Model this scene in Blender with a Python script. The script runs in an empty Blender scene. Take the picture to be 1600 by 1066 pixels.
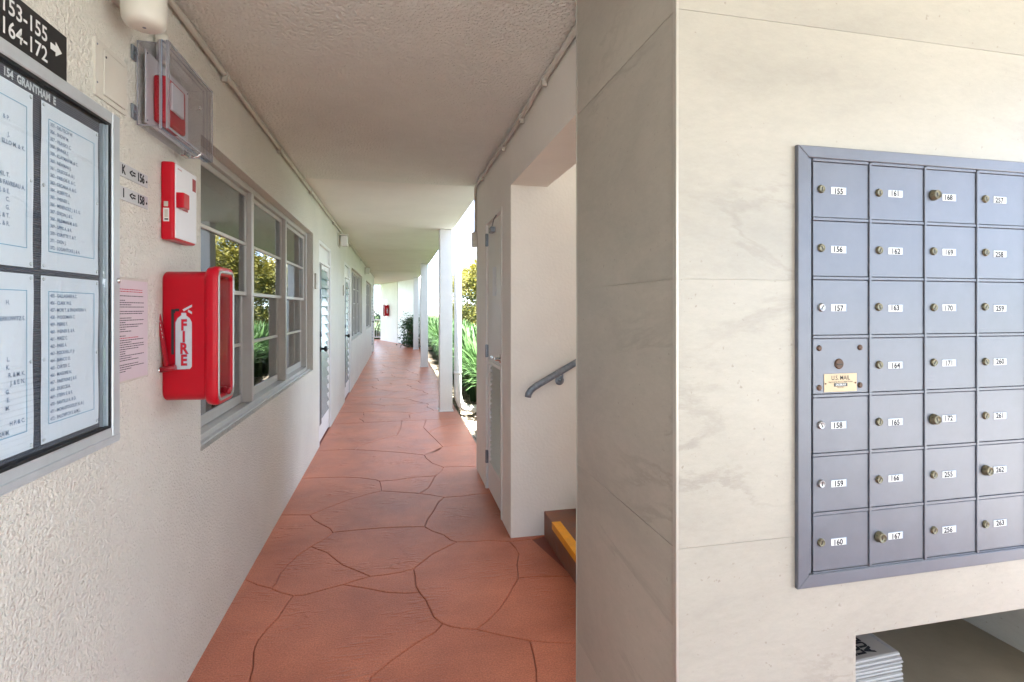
import bpy, bmesh, math, random
from mathutils import Vector, Matrix
import numpy as np
R = math.radians
random.seed(7)
C = bpy.context.scene.collection
scn = bpy.context.scene
# ------------------------------------------------------------------ camera
cam = bpy.data.objects.new('camera', bpy.data.cameras.new('camera')); C.objects.link(cam)
cam.location = (0, 0, 1.4); cam.rotation_euler = (R(90), 0, R(-12.39))
cam.data.sensor_width = 36; cam.data.lens = 18.34; cam.data.shift_y = -0.0319
cam.data.clip_start = 0.05; cam.data.clip_end = 2000
scn.camera = cam
# ------------------------------------------------------------------ light
SUN_EL, SUN_AZ = 60, 184      # azimuth clockwise from +Y: the sun stands behind the camera, a little to the right
world = bpy.data.worlds.new('World'); scn.world = world; world.use_nodes = True
wn = world.node_tree; wn.nodes.clear()
sky = wn.nodes.new('ShaderNodeTexSky'); sky.sky_type = 'NISHITA'; sky.sun_disc = False
sky.sun_elevation = R(SUN_EL); sky.sun_rotation = R(SUN_AZ); sky.air_density = 0.5; sky.dust_density = 0.0; sky.ozone_density = 3.0
tc = wn.nodes.new('ShaderNodeTexCoord'); mp = wn.nodes.new('ShaderNodeMapping'); mp.inputs['Scale'].default_value = (1, 1, 3.2)
cn = wn.nodes.new('ShaderNodeTexNoise'); cn.inputs['Scale'].default_value = 3.4; cn.inputs['Detail'].default_value = 8; cn.inputs['Roughness'].default_value = .58
cr = wn.nodes.new('ShaderNodeValToRGB'); cr.color_ramp.elements[0].position = .44; cr.color_ramp.elements[1].position = .64
mx = wn.nodes.new('ShaderNodeMix'); mx.data_type = 'RGBA'; mx.inputs[7].default_value = (6.3, 6.6, 6.9, 1)
bgn = wn.nodes.new('ShaderNodeBackground'); bgn.inputs['Strength'].default_value = 0.12
out = wn.nodes.new('ShaderNodeOutputWorld')
lk = wn.links.new
lk(tc.outputs['Generated'], mp.inputs['Vector']); lk(mp.outputs['Vector'], cn.inputs['Vector']); lk(cn.outputs['Fac'], cr.inputs['Fac'])
lk(cr.outputs['Color'], mx.inputs[0]); lk(sky.outputs['Color'], mx.inputs[6]); lk(mx.outputs[2], bgn.inputs['Color']); lk(bgn.outputs['Background'], out.inputs['Surface'])
sl = bpy.data.lights.new('sun', 'SUN'); sl.energy = 5.0; sl.angle = R(0.5); sl.color = (1, .965, .90)
so = bpy.data.objects.new('sun', sl); C.objects.link(so)
sd = Vector((math.sin(R(SUN_AZ))*math.cos(R(SUN_EL)), math.cos(R(SUN_AZ))*math.cos(R(SUN_EL)), math.sin(R(SUN_EL))))
so.rotation_euler = sd.to_track_quat('Z', 'Y').to_euler()
scn.view_settings.view_transform = 'Standard'; scn.view_settings.look = 'None'; scn.view_settings.gamma = 1
scn.view_settings.use_curve_mapping = False
scn.view_settings.exposure = 3.33
scn.cycles.max_bounces = 14; scn.cycles.diffuse_bounces = 8; scn.cycles.glossy_bounces = 6; scn.cycles.transmission_bounces = 10; scn.cycles.transparent_max_bounces = 12
# ------------------------------------------------------------------ materials
def srgb(r, g, b):
    f = lambda c: (c/255/12.92) if c/255 <= .04045 else ((c/255+.055)/1.055)**2.4
    return (f(r), f(g), f(b), 1)
def mat(name, col, rough=.6, metal=0., var=.0, vscale=6., bump=(), spec=.5, per_object=0., coat=0., speck=None, trans=0., ior=1.45, alpha=1.):
    """bump = list of (kind, scale, strength, distance)"""
    m = bpy.data.materials.new(name); m.use_nodes = True; nt = m.node_tree; n = nt.nodes; L = nt.links.new
    p = n['Principled BSDF']; p.inputs['Base Color'].default_value = (*col[:3], 1); p.inputs['Roughness'].default_value = rough
    p.inputs['Metallic'].default_value = metal; p.inputs['Specular IOR Level'].default_value = spec; p.inputs['IOR'].default_value = ior
    p.inputs['Coat Weight'].default_value = coat; p.inputs['Transmission Weight'].default_value = trans; p.inputs['Alpha'].default_value = alpha
    tc = n.new('ShaderNodeTexCoord'); src = None
    if var > 0:
        a = n.new('ShaderNodeTexNoise'); a.inputs['Scale'].default_value = vscale; a.inputs['Detail'].default_value = 6; a.inputs['Roughness'].default_value = .65
        L(tc.outputs['Object'], a.inputs['Vector'])
        mr = n.new('ShaderNodeMapRange'); mr.inputs[1].default_value = .3; mr.inputs[2].default_value = .7; mr.inputs[3].default_value = 1-var; mr.inputs[4].default_value = 1+var
        L(a.outputs['Fac'], mr.inputs[0])
        v = n.new('ShaderNodeVectorMath'); v.operation = 'SCALE'; v.inputs[0].default_value = col[:3]; L(mr.outputs[0], v.inputs['Scale']); src = v.outputs[0]
        rr = n.new('ShaderNodeMapRange'); rr.inputs[1].default_value = .3; rr.inputs[2].default_value = .7; rr.inputs[3].default_value = max(0, rough*(1-var)); rr.inputs[4].default_value = min(1, rough*(1+var))
        L(a.outputs['Fac'], rr.inputs[0]); L(rr.outputs[0], p.inputs['Roughness'])
    if per_object > 0:
        oi = n.new('ShaderNodeObjectInfo'); mr = n.new('ShaderNodeMapRange'); mr.inputs[3].default_value = 1-per_object; mr.inputs[4].default_value = 1+per_object
        L(oi.outputs['Random'], mr.inputs[0]); v = n.new('ShaderNodeVectorMath'); v.operation = 'SCALE'; v.inputs[0].default_value = col[:3]
        if src: L(src, v.inputs[0])
        L(mr.outputs[0], v.inputs['Scale']); src = v.outputs[0]
    if speck:   # (scale, threshold, colour)
        s = n.new('ShaderNodeTexNoise'); s.inputs['Scale'].default_value = speck[0]; s.inputs['Detail'].default_value = 3; L(tc.outputs['Object'], s.inputs['Vector'])
        r_ = n.new('ShaderNodeValToRGB'); r_.color_ramp.elements[0].position = speck[1]; r_.color_ramp.elements[1].position = speck[1]+.08; L(s.outputs['Fac'], r_.inputs['Fac'])
        m_ = n.new('ShaderNodeMix'); m_.data_type = 'RGBA'; m_.inputs[6].default_value = (*col[:3], 1); m_.inputs[7].default_value = (*speck[2][:3], 1)
        if src: L(src, m_.inputs[6])
        L(r_.outputs['Color'], m_.inputs[0]); src = m_.outputs[2]
    if src: L(src, p.inputs['Base Color'])
    last = None
    for kind, sc, st, dist in bump:
        if kind == 'vor':
            t = n.new('ShaderNodeTexVoronoi'); t.feature = 'SMOOTH_F1'; t.inputs['Scale'].default_value = sc; h = t.outputs['Distance']
            w = n.new('ShaderNodeTexNoise'); w.inputs['Scale'].default_value = sc*.6; L(tc.outputs['Object'], w.inputs['Vector'])
            ad = n.new('ShaderNodeVectorMath'); ad.operation = 'MULTIPLY_ADD'; L(w.outputs['Color'], ad.inputs[0]); ad.inputs[1].default_value = (1.6/sc,)*3; L(tc.outputs['Object'], ad.inputs[2]); L(ad.outputs[0], t.inputs['Vector'])
        else:
            t = n.new('ShaderNodeTexNoise'); t.inputs['Scale'].default_value = sc; t.inputs['Detail'].default_value = 4; L(tc.outputs['Object'], t.inputs['Vector']); h = t.outputs['Fac']
        b = n.new('ShaderNodeBump'); b.inputs['Strength'].default_value = st; b.inputs['Distance'].default_value = dist; L(h, b.inputs['Height'])
        if last: L(last, b.inputs['Normal'])
        last = b.outputs['Normal']
    if last: L(last, p.inputs['Normal'])
    return m
M = {}
M['stucco'] = mat('stucco', (.75, .735, .67), .45, var=.06, vscale=2.2, bump=[('noise', 120, 1.0, .011), ('vor', 170, .8, .0045)])
M['stucco_smooth'] = mat('stucco_smooth', (.80, .775, .72), .6, var=.04, vscale=2, bump=[('vor', 70, .35, .003), ('noise', 200, .25, .0015)])
M['ceiling'] = mat('popcorn_ceiling', (.765, .78, .735), .8, var=.06, vscale=1.6, bump=[('vor', 80, 1.0, .010), ('noise', 210, .4, .003)])
M['ceiling_smooth'] = mat('painted_soffit', (.80, .785, .74), .7, var=.05, vscale=1.2, bump=[('noise', 60, .12, .002)])
M['white_paint'] = mat('white_paint', (.80, .80, .79), .4, var=.03, vscale=4, bump=[('noise', 90, .12, .001)])
M['post_paint'] = mat('post_paint', (.79, .785, .77), .5, var=.04, vscale=4, bump=[('vor', 60, .25, .002)])
M['door_paint'] = mat('door_paint', (.74, .72, .68), .38, var=.03, vscale=3, bump=[('noise', 120, .08, .001)])
M['cream'] = mat('cream_painted_metal', (.62, .60, .54), .35, var=.04, vscale=9, bump=[('noise', 150, .1, .0006)])
M['conduit'] = mat('conduit_paint', (.52, .49, .44), .4, var=.08, vscale=12)
M['alu'] = mat('brushed_aluminium', (.55, .60, .64), .35, metal=.4, var=.06, vscale=20, bump=[('noise', 400, .05, .0003)])
M['alu_white'] = mat('window_aluminium', (.50, .49, .47), .32, metal=.25, var=.05, vscale=14)
M['grey_frame'] = mat('grey_door_frame', (.09, .095, .10), .4, var=.08, vscale=10)
M['black'] = mat('black_plastic', (.015, .016, .018), .35)
M['gasket'] = mat('black_gasket', (.01, .012, .015), .5)
M['bezel'] = mat('dull_bezel', (.36, .36, .36), .35, metal=.5)
M['lock_steel'] = mat('lock_steel', (.35, .35, .36), .3, metal=.9)
M['plaque'] = mat('plaque_metal', (.56, .58, .61), .3, metal=.3)
M['felt'] = mat('grey_felt', (.12, .125, .15), .9, bump=[('noise', 600, .4, .001)])
M['paper'] = mat('paper', (.78, .80, .83), .7, var=.02, vscale=5)
M['paper_pink'] = mat('pink_paper', (.60, .51, .55), .6, var=.03, vscale=7)
M['ink'] = mat('ink', (.012, .013, .02), .7)
M['ink_blue'] = mat('blue_ink', (.22, .30, .42), .7)
M['ink_line'] = mat('blue_line', (.12, .38, .55), .7)
M['ink_red'] = mat('red_ink', (.45, .03, .06), .7)
M['white_ink'] = mat('white_letter', (.68, .69, .69), .5)
M['red'] = mat('red_plastic', (.50, .003, .016), .33, var=.04, vscale=8, spec=.3, coat=.08, bump=[('noise', 60, .03, .001)])
M['red_dark'] = mat('dark_red_plastic', (.33, .008, .02), .35)
M['chrome'] = mat('bright_metal', (.75, .76, .77), .2, metal=1.)
M['steel'] = mat('grey_steel', (.22, .25, .29), .34, metal=.7, var=.2, vscale=30, bump=[('noise', 120, .2, .0008)])
M['galv'] = mat('galvanised_rail', (.26, .30, .35), .42, metal=.45, var=.3, vscale=40, bump=[('noise', 90, .35, .001)])
M['rust'] = mat('rusted_metal', (.10, .055, .035), .6, metal=.3, var=.3, vscale=90)
M['brass'] = mat('tarnished_brass', (.17, .155, .105), .36, metal=.6, var=.35, vscale=120)
M['brass_dark'] = mat('dark_keyway', (.02, .018, .015), .5)
M['gold'] = mat('brass_label', (.40, .31, .20), .4, metal=.25, var=.05, vscale=60)
M['mail_blue'] = mat('mailbox_enamel', (.138, .147, .175), .38, metal=.25, var=.08, vscale=14, bump=[('noise', 350, .06, .0004)], per_object=.02)
M['trim'] = mat('tile_edge_trim', (.50, .47, .42), .35, metal=.4)
M['grout'] = mat('grout', (.42, .39, .33), .9)
M['concrete'] = mat('light_concrete', (.45, .43, .40), .85, var=.12, vscale=2, bump=[('noise', 80, .4, .003)])
M['floor_joint'] = mat('floor_joint', (.24, .075, .05), .55, var=.1, vscale=20)
M['laminate'] = mat('brown_shelf_laminate', (.235, .20, .15), .34, var=.10, vscale=14, bump=[('noise', 300, .1, .0005)])
M['step_paint'] = mat('brown_step_paint', (.20, .085, .05), .45, var=.35, vscale=9, bump=[('noise', 120, .5, .002)])
M['yellow'] = mat('yellow_safety_paint', (.80, .34, .015), .5, var=.12, vscale=25, bump=[('noise', 160, .4, .0015)])
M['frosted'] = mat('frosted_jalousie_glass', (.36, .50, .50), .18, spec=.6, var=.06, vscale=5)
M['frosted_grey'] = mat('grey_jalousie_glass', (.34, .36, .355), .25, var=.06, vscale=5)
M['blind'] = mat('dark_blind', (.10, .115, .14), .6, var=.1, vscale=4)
M['screen'] = mat('insect_screen', (.17, .185, .20), .7, var=.2, vscale=7)
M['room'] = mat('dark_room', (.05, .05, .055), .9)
M['mag'] = mat('magazine_paper', (.36, .35, .335), .45, var=.04, vscale=30, per_object=.07)
M['mag_cover'] = mat('magazine_cover', (.30, .31, .34), .3, var=.22, vscale=26)
M['gravel_base'] = mat('soil', (.16, .13, .10), .95, var=.4, vscale=30, bump=[('noise', 60, .8, .02)], speck=(70, .55, (.42, .37, .30)))
M['stone'] = mat('gravel_stone', (.42, .37, .29), .85, per_object=.1, var=.5, vscale=40)
M['lawn'] = mat('lawn', (.06, .10, .025), .9, var=.4, vscale=3, bump=[('noise', 50, .9, .03)])
M['bark'] = mat('bark', (.12, .09, .06), .9, var=.3, vscale=20, bump=[('noise', 60, .8, .01)])
# glass: dark window pane, mirrors the garden and lets a little of the room through
def pane_fresnel(n, L, ior):
    f = n.new('ShaderNodeFresnel'); g = n.new('ShaderNodeNewGeometry'); x = n.new('ShaderNodeMapRange'); x.inputs[3].default_value = ior; x.inputs[4].default_value = 1/ior
    L(g.outputs['Backfacing'], x.inputs[0]); L(x.outputs[0], f.inputs['IOR']); return f
def glass_mat():
    m = bpy.data.materials.new('window_glass'); m.use_nodes = True; n = m.node_tree.nodes; L = m.node_tree.links.new; n.clear()
    o = n.new('ShaderNodeOutputMaterial'); g = n.new('ShaderNodeBsdfGlossy'); g.inputs['Roughness'].default_value = .012; g.inputs['Color'].default_value = (1, 1, 1, 1)
    t = n.new('ShaderNodeBsdfTransparent'); t.inputs['Color'].default_value = (.34, .38, .42, 1)
    f = pane_fresnel(n, L, 2.1)
    x = n.new('ShaderNodeMixShader'); L(f.outputs[0], x.inputs[0]); L(t.outputs[0], x.inputs[1]); L(g.outputs[0], x.inputs[2]); L(x.outputs[0], o.inputs['Surface'])
    b = n.new('ShaderNodeBump'); b.inputs['Strength'].default_value = .04; b.inputs['Distance'].default_value = .01
    s = n.new('ShaderNodeTexNoise'); s.inputs['Scale'].default_value = 3; tcx = n.new('ShaderNodeTexCoord'); L(tcx.outputs['Object'], s.inputs['Vector']); L(s.outputs['Fac'], b.inputs['Height']); L(b.outputs[0], g.inputs['Normal'])
    return m
M['glass'] = glass_mat()
def thin(name, tint, ior, rough):
    m = bpy.data.materials.new(name); m.use_nodes = True; n = m.node_tree.nodes; L = m.node_tree.links.new; n.clear()
    o = n.new('ShaderNodeOutputMaterial'); g = n.new('ShaderNodeBsdfGlossy'); g.inputs['Roughness'].default_value = rough
    t = n.new('ShaderNodeBsdfTransparent'); t.inputs['Color'].default_value = (*tint, 1); f = pane_fresnel(n, L, ior)
    x = n.new('ShaderNodeMixShader'); L(f.outputs[0], x.inputs[0]); L(t.outputs[0], x.inputs[1]); L(g.outputs[0], x.inputs[2]); L(x.outputs[0], o.inputs['Surface']); return m
M['clear'] = thin('clear_polycarbonate', (.90, .90, .93), 1.28, .06)
M['board_glass'] = thin('board_glass', (.95, .98, 1.0), 1.45, .02)
M['clear_edge'] = mat('clear_plastic_edge', (.36, .36, .41), .15, alpha=.6)
M['cab_window'] = thin('cabinet_window', (.85, .84, .84), 1.03, .05)
def tile_mat():
    m = mat('travertine_tile', (.64, .585, .505), .38); n = m.node_tree.nodes; L = m.node_tree.links.new; p = n['Principled BSDF']
    tc = n.new('ShaderNodeTexCoord'); oi = n.new('ShaderNodeObjectInfo')
    of = n.new('ShaderNodeVectorMath'); of.operation = 'SCALE'; of.inputs[0].default_value = (13, 7, 19); L(oi.outputs['Random'], of.inputs['Scale'])
    ad = n.new('ShaderNodeVectorMath'); ad.operation = 'ADD'; L(tc.outputs['Object'], ad.inputs[0]); L(of.outputs[0], ad.inputs[1])
    mp = n.new('ShaderNodeMapping'); mp.inputs['Rotation'].default_value = (R(24), R(-24), 0); mp.inputs['Scale'].default_value = (1, 1, 2.6); L(ad.outputs[0], mp.inputs['Vector'])
    big = n.new('ShaderNodeTexNoise'); big.inputs['Scale'].default_value = 1.1; big.inputs['Detail'].default_value = 9; big.inputs['Roughness'].default_value = .62; big.inputs['Distortion'].default_value = .9; L(mp.outputs[0], big.inputs['Vector'])
    rp = n.new('ShaderNodeValToRGB'); e = rp.color_ramp.elements; e[0].position = .30; e[0].color = (.335, .313, .27, 1); e[1].position = .72; e[1].color = (.43, .40, .342, 1)
    k = rp.color_ramp.elements.new(.5); k.color = (.39, .363, .311, 1); L(big.outputs['Fac'], rp.inputs['Fac'])
    ve = n.new('ShaderNodeTexNoise'); ve.inputs['Scale'].default_value = .8; ve.inputs['Detail'].default_value = 12; ve.inputs['Roughness'].default_value = .62; ve.inputs['Distortion'].default_value = .6; L(mp.outputs[0], ve.inputs['Vector'])
    vr = n.new('ShaderNodeValToRGB'); v = vr.color_ramp.elements; v[0].position = .485; v[0].color = (0, 0, 0, 1); v[1].position = .525; v[1].color = (0, 0, 0, 1); q = v.new(.503); q.color = (.42, .42, .42, 1); L(ve.outputs['Fac'], vr.inputs['Fac'])
    m1 = n.new('ShaderNodeMix'); m1.data_type = 'RGBA'; m1.inputs[7].default_value = (.24, .215, .18, 1); pk = n.new('ShaderNodeTexNoise'); pk.inputs['Scale'].default_value = 1.6; L(ad.outputs[0], pk.inputs['Vector']); pkr = n.new('ShaderNodeMapRange'); pkr.inputs[1].default_value = .48; pkr.inputs[2].default_value = .66; L(pk.outputs['Fac'], pkr.inputs[0]); pm = n.new('ShaderNodeMath'); pm.operation = 'MULTIPLY'; L(vr.outputs['Color'], pm.inputs[0]); L(pkr.outputs[0], pm.inputs[1]); L(pm.outputs[0], m1.inputs[0]); L(rp.outputs['Color'], m1.inputs[6])
    fi = n.new('ShaderNodeTexNoise'); fi.inputs['Scale'].default_value = 26; fi.inputs['Detail'].default_value = 8; fi.inputs['Roughness'].default_value = .8; L(mp.outputs[0], fi.inputs['Vector'])
    fr = n.new('ShaderNodeMapRange'); fr.inputs[1].default_value = .3; fr.inputs[2].default_value = .7; fr.inputs[3].default_value = .93; fr.inputs[4].default_value = 1.06; L(fi.outputs['Fac'], fr.inputs[0])
    sc = n.new('ShaderNodeVectorMath'); sc.operation = 'SCALE'; L(m1.outputs[2], sc.inputs[0]); L(fr.outputs[0], sc.inputs['Scale'])
    # sparse pits
    pi = n.new('ShaderNodeTexNoise'); pi.inputs['Scale'].default_value = 75; pi.inputs['Detail'].default_value = 2; L(ad.outputs[0], pi.inputs['Vector'])
    pr = n.new('ShaderNodeValToRGB'); pr.color_ramp.elements[0].position = .70; pr.color_ramp.elements[1].position = .76; L(pi.outputs['Fac'], pr.inputs['Fac'])
    m2 = n.new('ShaderNodeMix'); m2.data_type = 'RGBA'; m2.inputs[7].default_value = (.30, .27, .23, 1); L(pr.outputs['Color'], m2.inputs[0]); L(sc.outputs[0], m2.inputs[6]); L(m2.outputs[2], p.inputs['Base Color'])
    b = n.new('ShaderNodeBump'); b.inputs['Strength'].default_value = .18; b.inputs['Distance'].default_value = .002; L(fi.outputs['Fac'], b.inputs['Height'])
    b2 = n.new('ShaderNodeBump'); b2.inputs['Strength'].default_value = .25; b2.inputs['Distance'].default_value = .002; b2.invert = True; L(pm.outputs[0], b2.inputs['Height']); L(b.outputs[0], b2.inputs['Normal']); L(b2.outputs[0], p.inputs['Normal'])
    return m
M['tile'] = tile_mat()
def floor_mat():
    m = mat('stamped_concrete', (.36, .125, .085), .3); n = m.node_tree.nodes; L = m.node_tree.links.new; p = n['Principled BSDF']
    tc = n.new('ShaderNodeTexCoord'); oi = n.new('ShaderNodeObjectInfo')
    big = n.new('ShaderNodeTexNoise'); big.inputs['Scale'].default_value = 2.2; big.inputs['Detail'].default_value = 8; big.inputs['Roughness'].default_value = .6; L(tc.outputs['Object'], big.inputs['Vector'])
    rp = n.new('ShaderNodeValToRGB'); e = rp.color_ramp.elements; e[0].position = .3; e[0].color = (.44, .138, .08, 1); e[1].position = .7; e[1].color = (.68, .238, .142, 1); L(big.outputs['Fac'], rp.inputs['Fac'])
    fi = n.new('ShaderNodeTexNoise'); fi.inputs['Scale'].default_value = 150; fi.inputs['Detail'].default_value = 5; fi.inputs['Roughness'].default_value = .7; L(tc.outputs['Object'], fi.inputs['Vector'])
    fr = n.new('ShaderNodeMapRange'); fr.inputs[1].default_value = .3; fr.inputs[2].default_value = .7; fr.inputs[3].default_value = .7; fr.inputs[4].default_value = 1.28; L(fi.outputs['Fac'], fr.inputs[0])
    orr = n.new('ShaderNodeMapRange'); orr.inputs[3].default_value = .95; orr.inputs[4].default_value = 1.06; L(oi.outputs['Random'], orr.inputs[0])
    mm = n.new('ShaderNodeMath'); mm.operation = 'MULTIPLY'; L(fr.outputs[0], mm.inputs[0]); L(orr.outputs[0], mm.inputs[1])
    sc = n.new('ShaderNodeVectorMath'); sc.operation = 'SCALE'; L(rp.outputs['Color'], sc.inputs[0]); L(mm.outputs[0], sc.inputs['Scale']); L(sc.outputs[0], p.inputs['Base Color'])
    rg = n.new('ShaderNodeMapRange'); rg.inputs[1].default_value = .3; rg.inputs[2].default_value = .7; rg.inputs[3].default_value = .30; rg.inputs[4].default_value = .42; L(big.outputs['Fac'], rg.inputs[0]); L(rg.outputs[0], p.inputs['Roughness'])
    p.inputs['Coat Weight'].default_value = .4; p.inputs['Coat Roughness'].default_value = .17; p.inputs['Specular IOR Level'].default_value = .12
    # trowel wrinkles: stretched ridges, broken up into patches
    mp = n.new('ShaderNodeMapping'); mp.inputs['Scale'].default_value = (1.0, 3.6, 1); mp.inputs['Rotation'].default_value = (0, 0, R(10)); L(tc.outputs['Object'], mp.inputs['Vector'])
    wr = n.new('ShaderNodeTexNoise'); wr.inputs['Scale'].default_value = 9; wr.inputs['Detail'].default_value = 3; wr.inputs['Distortion'].default_value = 1.2; wr.noise_type = 'RIDGED_MULTIFRACTAL'; L(mp.outputs[0], wr.inputs['Vector'])
    pa = n.new('ShaderNodeTexNoise'); pa.inputs['Scale'].default_value = 3.2; L(tc.outputs['Object'], pa.inputs['Vector'])
    pr = n.new('ShaderNodeMapRange'); pr.inputs[1].default_value = .48; pr.inputs[2].default_value = .62; L(pa.outputs['Fac'], pr.inputs[0])
    wm = n.new('ShaderNodeMath'); wm.operation = 'MULTIPLY'; L(wr.outputs['Fac'], wm.inputs[0]); L(pr.outputs[0], wm.inputs[1])
    b1 = n.new('ShaderNodeBump'); b1.inputs['Strength'].default_value = .9; b1.inputs['Distance'].default_value = .013; L(wm.outputs[0], b1.inputs['Height'])
    b2 = n.new('ShaderNodeBump'); b2.inputs['Strength'].default_value = .7; b2.inputs['Distance'].default_value = .006; L(fi.outputs['Fac'], b2.inputs['Height']); L(b1.outputs[0], b2.inputs['Normal'])
    b3 = n.new('ShaderNodeBump'); b3.inputs['Strength'].default_value = .25; b3.inputs['Distance'].default_value = .01
    un = n.new('ShaderNodeTexNoise'); un.inputs['Scale'].default_value = 14; L(tc.outputs['Object'], un.inputs['Vector']); L(un.outputs['Fac'], b3.inputs['Height']); L(b2.outputs[0], b3.inputs['Normal'])
    L(b3.outputs[0], p.inputs['Normal'])
    L(b3.outputs[0], p.inputs['Coat Normal'])
    return m
M['floor'] = floor_mat()
def leaf_mat(name, c1, c2, trans=.25):
    m = bpy.data.materials.new(name); m.use_nodes = True; n = m.node_tree.nodes; L = m.node_tree.links.new
    p = n['Principled BSDF']; p.inputs['Roughness'].default_value = .5
    at = n.new('ShaderNodeAttribute'); at.attribute_name = 'tint'
    mxn = n.new('ShaderNodeMix'); mxn.data_type = 'RGBA'; mxn.inputs[6].default_value = (*c1, 1); mxn.inputs[7].default_value = (*c2, 1)
    L(at.outputs['Fac'], mxn.inputs[0]); L(mxn.outputs[2], p.inputs['Base Color'])
    tr = n.new('ShaderNodeBsdfTranslucent'); L(mxn.outputs[2], tr.inputs['Color'])
    ms = n.new('ShaderNodeMixShader'); ms.inputs[0].default_value = trans; L(p.outputs[0], ms.inputs[1]); L(tr.outputs[0], ms.inputs[2]); L(ms.outputs[0], n['Material Output'].inputs['Surface'])
    return m
M['leaf_yellow'] = leaf_mat('yellow_green_leaves', (.022, .048, .010), (.24, .20, .022))
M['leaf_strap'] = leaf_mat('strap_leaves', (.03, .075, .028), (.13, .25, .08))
M['leaf_dark'] = leaf_mat('dark_leaves', (.015, .05, .018), (.07, .15, .05))
# ------------------------------------------------------------------ helpers
def box(bm, x0, x1, y0, y1, z0, z1, bev=0., seg=1):
    vs = [bm.verts.new(v) for v in ((x0,y0,z0),(x1,y0,z0),(x1,y1,z0),(x0,y1,z0),(x0,y0,z1),(x1,y0,z1),(x1,y1,z1),(x0,y1,z1))]
    fs = [bm.faces.new([vs[i] for i in f]) for f in ((3,2,1,0),(4,5,6,7),(0,1,5,4),(1,2,6,5),(2,3,7,6),(3,0,4,7))]
    if bev > 0:
        es = list({e for f in fs for e in f.edges})
        bmesh.ops.bevel(bm, geom=es, offset=bev, segments=seg, profile=.6, affect='EDGES')
def NB(): return bmesh.new()
def cyl(bm, p0, p1, r0, r1=None, n=16, caps=True):
    p0, p1 = Vector(p0), Vector(p1); r1 = r0 if r1 is None else r1
    q = (p1-p0).to_track_quat('Z', 'Y'); A = []; B = []
    for i in range(n):
        a = 2*math.pi*i/n; v = q @ Vector((math.cos(a), math.sin(a), 0)); A.append(bm.verts.new(p0+v*r0)); B.append(bm.verts.new(p1+v*r1))
    for i in range(n): f = bm.faces.new((A[i], A[(i+1) % n], B[(i+1) % n], B[i])); f.smooth = True
    if caps: bm.faces.new(A[::-1]); bm.faces.new(B)
def tube(bm, pts, r, n=10):
    pts = [Vector(p) for p in pts]; rings = []
    for i, p in enumerate(pts):
        d = (pts[min(i+1, len(pts)-1)]-pts[max(i-1, 0)]).normalized(); q = d.to_track_quat('Z', 'Y')
        if abs(d.z) > .999: q = Vector((0, 0, math.copysign(1, d.z))).to_track_quat('Z', 'Y')
        rings.append([bm.verts.new(p + q @ Vector((math.cos(2*math.pi*k/n)*r, math.sin(2*math.pi*k/n)*r, 0))) for k in range(n)])
    for a, b in zip(rings, rings[1:]):
        # match nearest start to avoid twist
        off = min(range(n), key=lambda o: sum((a[k].co-b[(k+o) % n].co).length for k in range(n)))
        for k in range(n):
            f = bm.faces.new((a[k], a[(k+1) % n], b[(k+1+off) % n], b[(k+off) % n])); f.smooth = True
    bm.faces.new(rings[0][::-1]); bm.faces.new(rings[-1])
def lathe(bm, c, axis, prof, n=20):
    """prof: list of (distance along axis, radius)"""
    c = Vector(c); q = Vector(axis).to_track_quat('Z', 'Y'); rings = []
    for h, r in prof: rings.append([bm.verts.new(c + q @ Vector((math.cos(2*math.pi*k/n)*r, math.sin(2*math.pi*k/n)*r, h))) for k in range(n)])
    for a, b in zip(rings, rings[1:]):
        for k in range(n):
            f = bm.faces.new((a[k], a[(k+1) % n], b[(k+1) % n], b[k])); f.smooth = True
    bm.faces.new(rings[0][::-1]); bm.faces.new(rings[-1])
def prism(bm, poly, ax, a0, a1):
    """extrude a 2-D polygon along axis ax ('x','y','z'); poly coordinates are the other two axes in order"""
    def P(u, v, w): return {'x': (w, u, v), 'y': (u, w, v), 'z': (u, v, w)}[ax]
    A = [bm.verts.new(P(u, v, a0)) for u, v in poly]; B = [bm.verts.new(P(u, v, a1)) for u, v in poly]; n = len(poly)
    bm.faces.new(A); bm.faces.new(B[::-1])
    for i in range(n): bm.faces.new((A[i], B[i], B[(i+1) % n], A[(i+1) % n]))
def root_loc(p):
    l = Vector((0, 0, 0))
    while p is not None:
        if p.type == 'EMPTY': l = p.location.copy()
        p = p.parent
    return l
def obj(name, bm, m, parent=None, recalc=True, tri=False):
    if recalc: bmesh.ops.recalc_face_normals(bm, faces=bm.faces[:])
    me = bpy.data.meshes.new(name); bm.to_mesh(me); bm.free()
    if m is not None: me.materials.append(M[m] if isinstance(m, str) else m)
    return link(name, me, parent)
def link(name, me, parent=None):
    o = bpy.data.objects.new(name, me); C.objects.link(o)
    if parent is not None:
        o.parent = parent
        if parent.type == 'EMPTY': o.matrix_parent_inverse = Matrix.Translation(-parent.location)
    return o
def tag(o, label, cat, group=None):
    o['label'] = label; o['category'] = cat
    if group: o['group'] = group
    return o
def thing(name, label, cat, loc=(0, 0, 0), group=None):
    o = bpy.data.objects.new(name, None); C.objects.link(o); o.location = loc; o.empty_display_size = .1
    return tag(o, label, cat, group)
def struct(name, bm, m): o = obj(name, bm, m); o['kind'] = 'structure'; return o
def bx(name, m, parent, *a, **k):
    b = NB(); box(b, *a, **k); return obj(name, b, m, parent)
def dup(root, loc, label=None):
    r = root.copy(); C.objects.link(r); r.location = loc
    if label: r['label'] = label
    def rec(src, dst):
        for ch in list(src.children):
            c = ch.copy(); C.objects.link(c); c.parent = dst; c.matrix_parent_inverse = ch.matrix_parent_inverse.copy(); rec(ch, c)
    rec(root, r); return r
_tm = {}
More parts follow.
